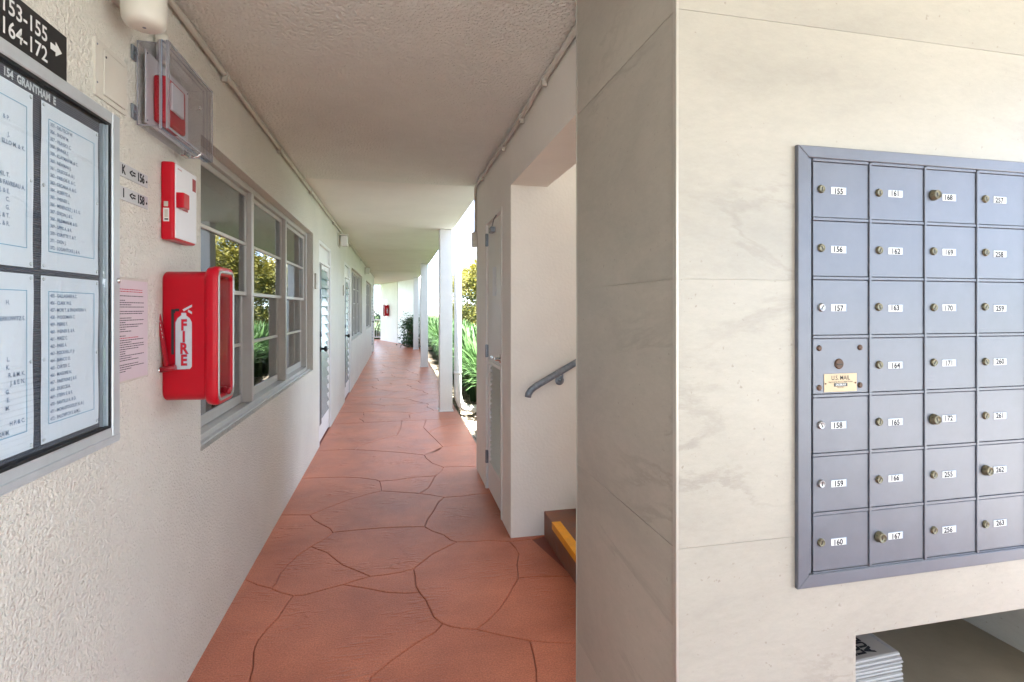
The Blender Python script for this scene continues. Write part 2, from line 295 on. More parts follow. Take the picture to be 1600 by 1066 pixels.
def text(name, s, size, loc, x, y, m, parent, bold=0., sx=1., align='CENTER', ext=0.):
    """flat lettering: x = reading direction, y = up"""
    key = (s, size, bold, align, sx, m)
    if key not in _tm:
        cu = bpy.data.curves.new(name, 'FONT'); cu.body = s; cu.size = size; cu.offset = bold; cu.align_x = align; cu.align_y = 'CENTER'; cu.resolution_u = 3; cu.extrude = ext
        to = bpy.data.objects.new('t', cu); C.objects.link(to); dg = bpy.context.evaluated_depsgraph_get(); dg.update()
        me = bpy.data.meshes.new_from_object(to.evaluated_get(dg)); bpy.data.objects.remove(to); bpy.data.curves.remove(cu)
        me.transform(Matrix.Diagonal((sx, 1, 1, 1))); me.materials.clear(); me.materials.append(M[m]); _tm[key] = me
    x, y = Vector(x), Vector(y); z = x.cross(y)
    me = _tm[key].copy(); me.name = name
    mt = Matrix((( x.x, y.x, z.x, loc[0]), (x.y, y.y, z.y, loc[1]), (x.z, y.z, z.z, loc[2]), (0, 0, 0, 1)))
    me.transform(mt); return link(name, me, parent)
YU = ((0, 1, 0), (0, 0, 1))      # lettering on the left wall
XU = ((1, 0, 0), (0, 0, 1))      # lettering on surfaces that face -Y
def slab_with_holes(bm, u0, u1, v0, v1, holes, put, t0, t1, du=(), dv=()):
    """solid slab with rectangular openings: cells of a grid, no internal faces. put(u,v,t)->xyz"""
    us = sorted({u0, u1, *[h for q in holes for h in q[:2] if u0 < h < u1], *du}); vs = sorted({v0, v1, *[h for q in holes for h in q[2:] if v0 < h < v1], *dv})
    solid = {}
    for i in range(len(us)-1):
        for j in range(len(vs)-1):
            cu, cv = (us[i]+us[i+1])/2, (vs[j]+vs[j+1])/2
            solid[i, j] = not any(h[0] < cu < h[1] and h[2] < cv < h[3] for h in holes)
    V = {}
    def g(i, j, t):
        if (i, j, t) not in V: V[i, j, t] = bm.verts.new(put(us[i], vs[j], t0 if t == 0 else t1))
        return V[i, j, t]
    for (i, j), s in solid.items():
        if not s: continue
        bm.faces.new((g(i,j,0), g(i+1,j,0), g(i+1,j+1,0), g(i,j+1,0))); bm.faces.new((g(i,j,1), g(i,j+1,1), g(i+1,j+1,1), g(i+1,j,1)))
        for (a, b, di, dj) in (((i,j),(i+1,j),0,-1), ((i+1,j),(i+1,j+1),1,0), ((i+1,j+1),(i,j+1),0,1), ((i,j+1),(i,j),-1,0)):
            if not solid.get((i+di, j+dj), False): bm.faces.new((g(*a,0), g(*a,1), g(*b,1), g(*b,0)))
    return any(solid.values())
WX = -.77      # left wall plane
RX = .675      # right wall plane
CZ = 2.47      # ceiling
REARX = -.1
# ================================================================== SETTING
b = NB(); box(b, -60, 80, -60, 120, -.5, -.12); struct('ground', b, 'lawn')
b = NB(); box(b, -9, 14, -30, -.81, -.3, -.012); box(b, 3.61, 14, -.80, 3.3, -.3, -.03); struct('bounce_forecourt', b, 'concrete')  # unseen pale paving added to bounce sunlight onto ceiling and walls
b = NB(); box(b, .81, 6, 4.53, 34, -.3, -.105); struct('planting_bed', b, 'gravel_base')
b = NB(); box(b, 1.95, 2.9, 4.6, 33, -.3, -.09); struct('bounce_path', b, 'concrete')  # hidden pale strip added to bounce sunlight into the walkway
b = NB(); box(b, -.97, .80, -.8, 18.3, -.3, -.008); box(b, -3.2, .80, 18.3, 24.6, -.3, -.008); box(b, .80, 3.6, -.8, 3.3, -.3, -.008)
floor_base = struct('walkway_floor', b, 'floor_joint')
# -------- stamped floor: every stone is a piece of its own
FP = [(-0.78, 2.94), (-0.694, 2.858), (-0.619, 2.809), (-0.564, 2.756), (-0.497, 2.713), (-0.443, 2.706), (-0.376, 2.731), (-0.306, 2.755), (-0.27, 2.767), (-0.21, 2.795), (-0.138, 2.821), (-0.604, 2.851), (-0.605, 2.956), (-0.585, 3.05), (-0.545, 3.163), (-0.497, 3.251), (-0.43, 3.341), (-0.395, 3.426), (-0.418, 3.489), (-0.493, 3.586), (-0.544, 3.661), (-0.581, 3.748), (-0.78, 3.792), (-0.464, 3.871), (-0.336, 3.995), (-0.195, 4.089), (-0.121, 4.124), (-0.128, 4.231), (-0.142, 4.359), (-0.169, 4.397), (-0.295, 4.478), (-0.442, 4.53), (-0.627, 4.557), (-0.78, 4.57), (-0.006, 4.361), (0.139, 4.402), (0.307, 4.393), (-0.006, 4.076), (0.127, 4.024), (0.164, 4.004), (0.257, 3.946), (0.337, 3.884), (0.479, 3.88), (0.598, 3.898), (0.8, 3.906), (0.238, 4.121), (0.277, 4.267), (0.37, 4.519), (0.395, 4.625), (0.525, 4.619), (0.8, 4.541), (0.309, 4.76), (0.262, 4.936), (0.25, 5.043), (0.387, 5.178), (0.448, 5.311), (0.605, 5.327), (0.8, 5.321), (0.394, 5.641), (0.337, 5.973), (0.041, 5.179), (-0.105, 5.249), (-0.254, 5.319), (-0.404, 5.38), (-0.504, 5.412), (-0.78, 5.408), (0.293, 3.805), (0.246, 3.644), (0.194, 3.499), (0.171, 3.387), (0.075, 3.408), (-0.085, 3.428), (-0.242, 3.431), (0.215, 3.311), (0.281, 3.239), (0.313, 3.16), (0.348, 3.127), (0.446, 3.109), (0.538, 3.103), (0.656, 3.063), (0.8, 3.066), (0.273, 3.065), (0.195, 3.0), (0.134, 2.922), (0.083, 2.854), (0.023, 2.832), (-0.057, 2.822), (-0.204, 2.89), (-0.29, 2.977), (-0.339, 3.056), (-0.391, 3.145), (-0.447, 3.2), (0.09, 2.776), (0.091, 2.673), (0.107, 2.609), (0.033, 2.618), (-0.053, 2.646), (-0.141, 2.699), (-0.205, 2.733), (0.134, 2.533), (0.148, 2.454), (0.161, 2.389), (0.197, 2.33), (0.228, 2.301), (0.281, 2.274), (0.335, 2.258), (0.387, 2.3), (0.462, 2.385), (0.525, 2.482), (0.558, 2.546), (0.612, 2.635), (0.642, 2.795), (0.676, 2.895), (0.675, 2.976), (0.647, 2.64), (0.753, 2.625), (0.9, 2.594), (0.159, 2.275), (0.081, 2.221), (-0.023, 2.13), (-0.098, 2.051), (-0.15, 1.8), (-0.513, 2.642), (-0.532, 2.522), (-0.559, 2.451), (-0.576, 2.374), (-0.574, 2.307), (-0.552, 2.216), (-0.512, 1.8), (0.426, 2.198), (0.545, 2.131), (0.625, 2.102), (0.9, 2.024), (0.537, 2.038), (0.527, 1.964), (0.485, 1.8), (0.493, 6.2), (0.622, 6.283), (0.8, 6.316), (-0.365, 5.54), (-0.195, 5.737), (-0.008, 5.903), (0.035, 6.207), (0.053, 6.634), (0.3, 6.215), (0.35, 6.634), (-0.78, 1.8), (0.9, 1.8), (0.9, 3.11), (0.8, 3.11), (0.8, 6.634), (-0.78, 6.634)]
FE = [(0, 1), (1, 2), (2, 3), (3, 4), (4, 5), (5, 6), (6, 7), (7, 8), (8, 9), (9, 10), (2, 11), (11, 12), (12, 13), (13, 14), (14, 15), (15, 16), (16, 17), (17, 18), (18, 19), (19, 20), (20, 21), (21, 22), (21, 23), (23, 24), (24, 25), (25, 26), (26, 27), (27, 28), (28, 29), (29, 30), (30, 31), (31, 32), (32, 33), (28, 34), (34, 35), (35, 36), (26, 37), (37, 38), (38, 39), (39, 40), (40, 41), (41, 42), (42, 43), (43, 44), (39, 45), (45, 46), (46, 36), (36, 47), (47, 48), (48, 49), (49, 50), (48, 51), (51, 52), (52, 53), (53, 54), (54, 55), (55, 56), (56, 57), (55, 58), (58, 59), (53, 60), (60, 61), (61, 62), (62, 63), (63, 64), (64, 65), (41, 66), (66, 67), (67, 68), (68, 69), (69, 70), (70, 71), (71, 72), (72, 17), (69, 73), (73, 74), (74, 75), (75, 76), (76, 77), (77, 78), (78, 79), (79, 80), (76, 81), (81, 82), (82, 83), (83, 84), (84, 85), (85, 86), (86, 10), (10, 87), (87, 88), (88, 89), (89, 90), (90, 91), (91, 15), (84, 92), (92, 93), (93, 94), (94, 95), (95, 96), (96, 97), (97, 98), (98, 8), (94, 99), (99, 100), (100, 101), (101, 102), (102, 103), (103, 104), (104, 105), (105, 106), (106, 107), (107, 108), (108, 109), (109, 110), (110, 111), (111, 112), (112, 113), (113, 79), (110, 114), (114, 115), (115, 116), (102, 117), (117, 118), (118, 119), (119, 120), (120, 121), (4, 122), (122, 123), (123, 124), (124, 125), (125, 126), (126, 127), (127, 128), (105, 129), (129, 130), (130, 131), (131, 132), (130, 133), (133, 134), (134, 135), (59, 136), (136, 137), (137, 138), (63, 139), (139, 140), (140, 141), (141, 142), (142, 143), (59, 144), (144, 145), (146, 128), (128, 121), (121, 135), (135, 147), (147, 132), (132, 116), (116, 80), (80, 148), (148, 149), (149, 44), (44, 50), (50, 57), (57, 138), (138, 150), (146, 0), (0, 22), (22, 33), (33, 65), (65, 151), (151, 143), (143, 145), (145, 150)]
# 6.634

def faces_of(pts, edges):
    adj = {}
    for a, c in edges:
        if a == c: continue
        adj.setdefault(a, set()).add(c); adj.setdefault(c, set()).add(a)
    order = {v: sorted(ns, key=lambda w: math.atan2(pts[w][1]-pts[v][1], pts[w][0]-pts[v][0])) for v, ns in adj.items()}
    seen = set(); res = []
    for a in adj:
        for c in adj[a]:
            if (a, c) in seen: continue
            f = []; u, v = a, c
            while (u, v) not in seen:
                seen.add((u, v)); f.append(u); o = order[v]; w = o[(o.index(u)-1) % len(o)]; u, v = v, w
            A = sum(pts[f[i]][0]*pts[f[(i+1) % len(f)]][1]-pts[f[(i+1) % len(f)]][0]*pts[f[i]][1] for i in range(len(f)))/2
            if A > .002: res.append(([pts[i] for i in f]))
    return res
def voronoi(seeds, x0, x1, y0, y1):
    res = []
    for i, s in enumerate(seeds):
        poly = [(x0, y0), (x1, y0), (x1, y1), (x0, y1)]
        for j, t in enumerate(seeds):
            if i == j: continue
            mxp = ((s[0]+t[0])/2, (s[1]+t[1])/2); nx, ny = t[0]-s[0], t[1]-s[1]; q = []
            for k in range(len(poly)):
                p, r = poly[k], poly[(k+1) % len(poly)]
                dp = (p[0]-mxp[0])*nx+(p[1]-mxp[1])*ny; dr = (r[0]-mxp[0])*nx+(r[1]-mxp[1])*ny
                if dp <= 0: q.append(p)
                if dp*dr < 0: w = dp/(dp-dr); q.append((p[0]+(r[0]-p[0])*w, p[1]+(r[1]-p[1])*w))
            poly = q
            if not poly: break
        if len(poly) > 2: res.append(poly)
    return res
def wavy(poly, amp, x0, x1, y0, y1, step=.07):
    out = []; n = len(poly)
    def onb(p, q):
        return any(abs(p[a]-v) < 1e-6 and abs(q[a]-v) < 1e-6 for a, v in ((0, x0), (0, x1), (1, y0), (1, y1)))
    for i in range(n):
        p, q = poly[i], poly[(i+1) % n]; L = math.dist(p, q); k = max(1, round(L/step)); bd = onb(p, q)
        for j in range(k):
            t = j/k; x, y = p[0]+(q[0]-p[0])*t, p[1]+(q[1]-p[1])*t
            if not bd or j == 0:
                cx = 0 if abs(x-x0) < 1e-6 or abs(x-x1) < 1e-6 else 1; cy = 0 if abs(y-y0) < 1e-6 or abs(y-y1) < 1e-6 else 1
                dx = amp*(math.sin(7*x+11*y+1)+.6*math.sin(19*y-13*x)); dy = amp*(math.sin(9*x-8*y+2)+.6*math.sin(17*x+15*y))
                x, y = x+dx*cx, y+dy*cy
            out.append((x, y))
    return out
def offset_poly(poly, d):
    n = len(poly); out = []
    for i in range(n):
        p, c, q = poly[i-1], poly[i], poly[(i+1) % n]
        e1 = Vector((c[0]-p[0], c[1]-p[1])); e2 = Vector((q[0]-c[0], q[1]-c[1]))
        if e1.length < 1e-6 or e2.length < 1e-6: out.append(c); continue
        e1.normalize(); e2.normalize(); n1 = Vector((-e1.y, e1.x)); n2 = Vector((-e2.y, e2.x)); m_ = n1+n2
        if m_.length < .3: m_ = n1
        m_.normalize(); k = d/max(.45, m_.dot(n1)); out.append((c[0]+m_.x*k, c[1]+m_.y*k))
    return out
def smooth_poly(poly):
    out = [];n = len(poly)
    for i in range(n):
        p, c, q = poly[i-1], poly[i], poly[(i+1) % n]
        out.append(c)
    return out
stones = faces_of(FP, FE)
rs = random.Random(3)
def seeds_in(x0, x1, y0, y1, s):
    o = []
    ny = max(1, round((y1-y0)/s)); nx = max(1, round((x1-x0)/s))
    for j in range(ny):
        for i in range(nx):
            o.append((x0+(i+.5+(.25 if j % 2 else -.25)+rs.uniform(-.28, .28))*(x1-x0)/nx, y0+(j+.5+rs.uniform(-.3, .3))*(y1-y0)/ny))
    return o
YT = 6.634
for (x0, x1, y0, y1, s) in ((-.78, .80, YT, 24.5, .62), (-.78, 3.5, -.79, 1.8, .7), (-3.1, -.78, 18.36, 24.5, .8)):
    for p in voronoi(seeds_in(x0, x1, y0, y1, s), x0, x1, y0, y1): stones.append(wavy(p, .022, x0, x1, y0, y1))
for poly in stones:
    b = NB(); rings = []
    for d, z in ((.0010, -.008), (.0018, -.0035), (.0042, -.0008), (.0068, 0)): rings.append([b.verts.new((x, y, z)) for x, y in offset_poly(poly, d)])
    n = len(poly)
    for r0, r1 in zip(rings, rings[1:]):
        for k in range(n): b.faces.new((r0[k], r0[(k+1) % n], r1[(k+1) % n], r1[k]))
    b.faces.new(rings[-1])
    bmesh.ops.triangulate(b, faces=[b.faces[-1]] if False else [f for f in b.faces if len(f.verts) > 4])
    o = obj('paving_stone', b, 'floor', floor_base, recalc=False)
# -------- left wall with its openings
DOORS = [(5.52, 6.50), (8.12, 9.10), (16.55, 17.5)]
WINS = [(2.31, 5.157, .825, 2.10), (9.38, 12.1, .84, 2.11), (13.6, 16.3, .86, 2.11)]
b = NB(); holes = [(a, c, -1, 2.10) for a, c in DOORS] + WINS
slab_with_holes(b, -1.2, 18.33, -.01, CZ+.02, holes, lambda u, v, t: (t, u, v), WX-.2, WX); struct('left_wall', b, 'stucco')
b = NB(); box(b, -5.2, WX-.2, 18.13, 18.33, -.1, CZ); box(b, -5.4, -5.2, -1.2, 18.33, -.1, CZ); box(b, -5.2, WX-.201, -1.2, -1.0, -.1, CZ); struct('rear_rooms_wall', b, 'stucco_smooth')
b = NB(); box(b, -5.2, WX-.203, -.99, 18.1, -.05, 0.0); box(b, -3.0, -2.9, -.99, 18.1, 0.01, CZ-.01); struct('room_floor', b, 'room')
# ceilings
b = NB(); box(b, -5.4, 3.6, -5.2, 1.70, CZ, 2.68); box(b, -5.4, .905, 1.702, 4.548, CZ, 2.68); struct('ceiling', b, 'ceiling')
b = NB(); box(b, REARX, 3.6, -5.2, -5.0, -.1, CZ-.002); struct('light_block_wall', b, 'stucco_smooth')  # unseen wall added to keep straight-back daylight off the mail wall
b = NB(); ys = [4.552, 7.18, 9.9, 12.7, 15.4, 18.2, 21.2, 25.0]
for i, (y0, y1) in enumerate(zip(ys, ys[1:])): box(b, -5.4, .745, y0, y1-.006, CZ+.004+(.004 if i % 2 else 0), 2.68, .003)
struct('soffit', b, 'ceiling_smooth')
b = NB(); box(b, -5.4, .74, -5.1, 24.9, 2.69, 2.95); box(b, .742, 3.5, -5.1, 1.55, 2.69, 2.94); box(b, .742, 3.5, 1.5505, 1.751, 2.69, 2.93); struct('light_block_slab', b, 'white_paint')  # unseen slab added to block sky, kept low so sun reaches the garden
# stair tower on the right
b = NB()
slab_with_holes(b, 3.11, 4.515, -.01, CZ, [(3.375, 4.035, -1, 2.075)], lambda u, v, t: (t, u, v), RX+.11, RX)
box(b, RX, .905, 1.70, 3.105, 2.151, CZ-.001)
struct('right_wall', b, 'stucco_smooth')
b = NB(); box(b, RX+.113, 5.2, 3.11, 4.512, -.2, 3.1); box(b, .907, 4.9, 1.702, 1.752, -.2, 3.1); box(b, .745, .907, 1.752, 3.11, 2.69, 3.1); box(b, .907, 3.1, 1.752, 3.108, 3.0, 3.1); box(b, RX+.0006, 4.9, 3.1055, 3.1095, -.006, 2.999); struct('stair_tower_wall', b, 'stucco_smooth')  # includes an unseen stairwell roof added to keep sun off the stair wall
# -------- staircase
st = thing('staircase', 'brown painted concrete steps rising to the right with a yellow nosing on the bottom step', 'stairs', (.885, 2.4, 0))
for i in range(9):
    b = NB(); x0 = .885+.28*i; box(b, x0, x0+.29 if i < 8 else 4.9, 1.752, 3.108, (.148*i-.1) if i else -.008, .148*(i+1), .006, 2); s_ = obj('step', b, 'step_paint', st)
    b = NB(); box(b, x0-.003, x0+.05, 1.80, 2.93, .148*(i+1)-.002, .148*(i+1)+.003, .0015); box(b, x0-.0035, x0+.002, 1.80, 2.93, .148*(i+1)-.038, .148*(i+1)+.0028, .0012)
    obj('nosing', b, 'yellow', s_)
hr = thing('handrail', 'worn grey pipe handrail on the stair wall above the brown steps', 'handrail', (.79, 3.05, .9))
b = NB(); pts = [(.768, 3.05, .865), (.772, 3.05, .885), (.785, 3.05, .905), (.81, 3.05, .925)]+[(.81+.25*i, 3.05, .925+.135*i) for i in range(1, 11)]
tube(b, pts, .0205, 12); obj('rail', b, 'galv', hr)
for xb in (.985, 2.0, 3.0):
    zb = .925+(xb-.81)*.54; b = NB(); tube(b, [(xb, 3.05, zb-.018), (xb, 3.05, zb-.05), (xb, 3.07, zb-.065), (xb, 3.108, zb-.068)], .007, 8); lathe(b, (xb, 3.11, zb-.068), (0, -1, 0), [(0, .036), (.004, .034), (.006, .015)], 20); obj('bracket', b, 'galv', hr)
# -------- far end of the walkway
def wall_seg(name, p, q, z1, th, m, z0=-.3):
    p, q = Vector(p), Vector(q); d = (q-p).normalized(); nrm = Vector((-d.y, d.x)) * th; b = NB()
    prism(b, [tuple(p), tuple(q), tuple(q+nrm), tuple(p+nrm)], 'z', z0, z1); return struct(name, b, m)
wall_seg('far_wall', (-.73, 23.7), (-.005, 21.52), 2.467, .25, 'stucco_smooth')
wall_seg('far_tower_wall', (.01, 21.50), (.75, 19.15), 8, .25, 'white_paint')  # whiter colour stands in for the outdoor light on this section
rl = thing('railing', 'white picket railing closing the far end of the walkway', 'railing', (-1.4, 24.3, 0))
b = NB(); box(b, -2.6, -.70, 24.28, 24.33, .86, .91, .004); obj('top_rail', b, 'white_paint', rl); b = NB(); box(b, -2.6, -.70, 24.285, 24.325, .08, .12); obj('bottom_rail', b, 'white_paint', rl)
for i in range(20): bx('picket', 'white_paint', rl, -2.55+.096*i, -2.53+.096*i, 24.295, 24.315, .12, .86)
# posts
for i, (x, y, lab) in enumerate(((.56, 7.10, 'nearest white square post at the walkway edge, beside the downspout'), (.545, 12.6, 'middle white square post of the walkway row'), (.535, 18.1, 'farthest white square post, beside the dark shrub'))):
    t = thing('post', lab, 'post', (x+.085, y+.1, 0), 'posts along the walkway edge')
    b = NB(); box(b, x, x+.172, y, y+.2, -.1, 2.475, .009, 2); obj('shaft', b, 'post_paint', t)
    b = NB(); box(b, x-.012, x+.184, y-.012, y+.212, -.1, .02, .005); obj('foot', b, 'post_paint', t)
def downspout(x, y, lab, elbow):
    t = thing('downspout', lab, 'downspout', (x, y, -.1), 'downspouts beside the posts')
    b = NB(); pts = [(x, y, 2.6), (x, y, .24), (x+.012, y, .15), (x+.045, y, .075), (x+.10, y, .03), (x+.18, y, .015), (x+elbow, y, .012)]
    tube(b, pts, .052, 14); obj('pipe', b, 'post_paint', t)
    for z in (.5, 2.3):
        b = NB(); lathe(b, (x, y, z), (0, 0, 1), [(0, .052), (0, .057), (.035, .057), (.035, .052)], 16); obj('strap', b, 'post_paint', t)
downspout(.812, 7.17, 'white downspout beside the nearest post with its elbow turning out over the gravel', .9)
downspout(.80, 18.2, 'white downspout beside the farthest post', .4)
# ================================================================== LEFT WALL: windows and doors
def window(y0, y1, z0, z1, label):
    t = thing('window', label, 'window', (WX-.05, (y0+y1)/2, z0), 'triple windows in the left wall')
    x = WX-.052
    fr = NB()
    for a in ((x-.06, x, y0+.001, y0+.04, z0+.001, z1-.001), (x-.06, x, y1-.04, y1-.001, z0+.001, z1-.001), (x-.06, x-.001, y0+.04, y1-.04, z1-.035, z1-.001)): box(fr, *a, .003)
    obj('frame', fr, 'alu_white', t)
    b = NB(); box(b, x-.06, x+.006, y0+.04, y1-.04, z0+.004, z0+.035, .003); box(b, x-.06, x+.03, y0+.005, y1-.005, z0+.001, z0+.012, .003); obj('sill', b, 'alu_white', t)
    w = (y1-y0-.08)/3; ed = [y0+.04+w*k for k in range(4)]
    for k in (1, 2): bx('mullion', 'alu_white', t, x-.062, x+.006, ed[k]-.021, ed[k]+.021, z0+.035, z1-.035, .004)
    zm = (z0+z1)/2+.03
    for k in range(3):
        a, c = ed[k]+(.0225 if k else .002), ed[k+1]-(.0225 if k < 2 else .002)
        for (s0, s1, xo, nm) in ((zm-.02, z1-.037, -.022, 'upper_sash'), (z0+.037, zm+.012, -.045, 'lower_sash')):
            s = NB(); X0, X1 = x+xo-.02, x+xo; bt = .022 if nm == 'upper_sash' else .05
            box(s, X0, X1, a, a+.024, s0, s1, .002); box(s, X0, X1, c-.024, c, s0, s1, .002)
            box(s, X0+.001, X1-.001, a+.024, c-.024, s1-.026, s1, .002); box(s, X0+.001, X1-.001, a+.024, c-.024, s0, s0+bt, .002)
            mz = (s0+bt+s1-.026)/2; box(s, X0+.003, X1+.002, a+.024, c-.024, mz-.009, mz+.009, .002)
            so_ = obj(nm, s, 'alu_white', t)
            for (p0, p1) in ((s0+bt, mz-.009), (mz+.009, s1-.026)): bx('pane', 'glass', so_, X0+.008, X0+.012, a+.022, c-.022, p0-.002, p1+.002)
        # blind slats inside
        b = NB(); n = int((z1-z0-.1)/.05)
        for i in range(n):
            zc = z0+.06+i*.05; v = [b.verts.new(p) for p in ((x-.13, a+.03, zc-.02), (x-.13, c-.03, zc-.02), (x-.10, c-.03, zc+.02), (x-.10, a+.03, zc+.02))]; b.faces.new(v)
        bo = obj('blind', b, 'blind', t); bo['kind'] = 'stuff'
    return t
window(*WINS[0], 'large grey triple window beside the red fire cabinet')
window(*WINS[1], 'distant white triple window just past the second louvred door')
window(*WINS[2], 'farthest small looking triple window at the walkway end')
def door(y0, y1, label):
    t = thing('louvred_door', label, 'door', (WX-.04, (y0+y1)/2, 0), 'louvred glass doors along the left wall'); x = WX-.014
    f = NB()
    box(f, x-.06, x+.016, y0+.001, y0+.045, 0, 2.099, .003); box(f, x-.06, x+.016, y1-.045, y1-.001, 0, 2.099, .003); box(f, x-.06, x+.015, y0+.045, y1-.045, 2.06, 2.099, .003); box(f, x-.05, x+.01, y0+.045, y1-.045, 1.872, 1.90, .003)
    obj('frame', f, 'white_paint', t)
    bx('transom_panel', 'white_paint', t, x-.03, x-.015, y0+.045, y1-.045, 1.90, 2.06)
    l = NB(); a, c = y0+.05, y1-.05
    box(l, x-.045, x-.005, a, c, .01, .24, .003); box(l, x-.045, x-.005, a, a+.04, .24, 1.868, .002); box(l, x-.045, x-.005, c-.09, c, .24, 1.868, .002); box(l, x-.044, x-.006, a+.04, c-.09, 1.82, 1.868, .002)
    obj('leaf', l, 'white_paint', t)
    bx('grey_stile', 'grey_frame', t, x-.02, x+.012, a+.004, a+.17, .20, 1.86, .003)
    n = 16; zz = (1.82-.24)/n
    for i in range(n):
        zc = .24+zz*i; s = NB(); th = .006; y_a, y_b = a+.17, c-.06
        prism(s, [(x-.030, zc+zz+.008), (x-.030+th, zc+zz+.008), (x+.006, zc), (x+.006-th, zc)], 'y', 0, 1)
        for v in s.verts: v.co.y = y_a+(y_b-y_a)*v.co.y
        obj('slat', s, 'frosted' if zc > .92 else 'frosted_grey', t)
    k = NB(); lathe(k, (x+.012, a+.075, .985), (1, 0, 0), [(0, .032), (.006, .032), (.008, .012), (.035, .012), (.04, .024), (.055, .03), (.068, .024), (.072, .01)], 18); obj('knob', k, 'black', t)
    k = NB(); lathe(k, (x+.012, a+.075, 1.13), (1, 0, 0), [(0, .028), (.012, .026), (.016, .016)], 16); obj('deadbolt', k, 'steel', t)
    k = NB(); box(k, x+.012, x+.022, a+.05, a+.085, 1.50, 1.60, .003); obj('latch_plate', k, 'steel', t)
    return t
door(*DOORS[0], 'nearest louvred door with pale blue glass slats and a black knob')
door(*DOORS[1], 'second louvred door, between the nearest one and the distant window')
door(*DOORS[2], 'last louvred door at the far end of the left wall')
for yb, lab in ((5.29, 'small grey bell plate before the nearest louvred door'), (7.93, 'small grey bell plate before the second louvred door')):
    t = thing('bell_plate', lab, 'plate', (WX, yb, 1.65), 'bell plates beside the doors')
    bx('plate', 'conduit', t, WX, WX+.016, yb-.045, yb+.045, 1.585, 1.735, .003); b = NB(); lathe(b, (WX+.016, yb, 1.64), (1, 0, 0), [(0, .012), (.004, .01)], 12); obj('button', b, 'cream', t)
for yl, lab in ((7.35, 'nearer boxy cream wall lamp under the ceiling conduit'), (13.15, 'farther boxy cream wall lamp down the walkway')):
    t = thing('wall_lamp', lab, 'lamp', (WX, yl, 2.3), 'boxy wall lamps under the ceiling')
    bx('back_plate', 'cream', t, WX, WX+.012, yl-.11, yl+.11, 2.22, 2.40, .003); bx('hood', 'cream', t, WX+.012, WX+.125, yl-.09, yl+.09, 2.372, 2.392, .004)
    bx('lens', 'white_paint', t, WX+.03, WX+.115, yl-.075, yl+.075, 2.235, 2.371, .012, seg=2)
# conduits
def conduit(name, label, pts, r, straps, nrm, mm='conduit'):
    t = thing(name, label, 'conduit', pts[0]); b = NB(); tube(b, pts, r, 10); obj('pipe', b, mm, t)
    for p in straps:
        b = NB(); x, y, z = p; lathe(b, (x, y-.012, z), (0, 1, 0), [(0, r+.001), (0, r+.0045), (.024, r+.0045), (.024, r+.001)], 12); obj('strap', b, mm, t)
        b = NB(); box(b, x+nrm*.0-.012, x+.012, y-.009, y+.009, z-r-.022, z-r+.002, .002); obj('clip', b, mm, t)
conduit('left_conduit', 'thin grey conduit running along the top of the left wall', [(WX+.017, y, CZ-.026) for y in (-1.2, 1.5, 4, 8, 12, 18.3)], .0125, [(WX+.017, y, CZ-.026) for y in (1.2, 2.55, 3.65, 4.9, 6.6, 8.9, 11.5, 15)], 1)
conduit('right_conduit', 'thin grey conduit along the top of the right wall, bending down at the corner', [(RX-.018, 1.55, CZ-.02), (RX-.018, 2.5, CZ-.02), (RX-.018, 2.56, CZ-.034), (RX-.018, 3.3, CZ-.036), (RX-.018, 3.36, CZ-.024), (RX-.018, 4.40, CZ-.024), (RX-.018, 4.46, CZ-.04), (RX-.012, 4.495, CZ-.09), (RX-.012, 4.50, 2.05)], .0125, [(RX-.018, y, z) for y, z in ((2.3, CZ-.02), (2.75, CZ-.035), (3.25, CZ-.036), (4.1, CZ-.024))], -1)
b = NB(); box(b, RX-.045, RX-.002, 4.46, 4.512, 1.93, 2.06, .004); tag(obj('junction_box', b, 'cream'), 'small white junction box at the end of the right wall', 'junction box')
# ================================================================== LEFT WALL: near things
# direction sign
t = thing('direction_sign', 'black engraved sign with white room numbers and an arrow, above the notice board', 'sign', (WX, 1.2, 1.98))
bx('plate', 'black', t, WX, WX+.006, .98, 1.432, 1.925, 2.041, .001)
for z, s in ((2.007, '153-155'), (1.962, '164-172')):
    text('lettering', s, .0465, (WX+.0065, 1.362, z), *YU, 'white_ink', t, .0006, .93, align='RIGHT')
b = NB(); ay, az = 1.372, 1.991
prism(b, [(ay, az-.005), (ay+.018, az-.005), (ay+.018, az-.014), (ay+.040, az+.002), (ay+.018, az+.018), (ay+.018, az+.009), (ay, az+.009)], 'x', WX+.0061, WX+.0068); obj('arrow', b, 'white_ink', t)
# notice board
BX = -.74
nb = thing('notice_board', 'glazed aluminium notice board listing residents on white sheets', 'notice board', (WX, 1.32, 1.04))
Y0, Y1, Z0, Z1 = 1.02, 1.622, 1.039, 1.921
b = NB(); box(b, WX, BX, Y0, Y0+.037, Z0, Z1, .0025); box(b, WX, BX, Y1-.037, Y1, Z0, Z1, .0025); box(b, WX, BX-.0005, Y0+.037, Y1-.037, Z1-.03, Z1, .0025); box(b, WX, BX-.0005, Y0+.037, Y1-.037, Z0, Z0+.044, .0025)
box(b, BX-.001, BX+.004, Y0+.01, Y1-.006, Z0+.008, Z0+.022, .0015)
obj('frame', b, 'alu', nb)
b = NB(); a0, a1, c0, c1 = Y0+.037, Y1-.037, Z0+.044, Z1-.03
for q in ((a0, a0+.006, c0, c1), (a1-.006, a1, c0, c1), (a0+.006, a1-.006, c1-.006, c1), (a0+.006, a1-.006, c0, c0+.006)): box(b, WX+.004, BX-.004, *q)
obj('gasket', b, 'gasket', nb)
b = NB(); box(b, WX+.004, WX+.016, a1-.017, a1-.012, c0+.006, c1-.006); box(b, WX+.004, WX+.022, a1-.0085, a1-.0062, c0+.006, c1-.006); obj('glass_track', b, 'alu', nb)
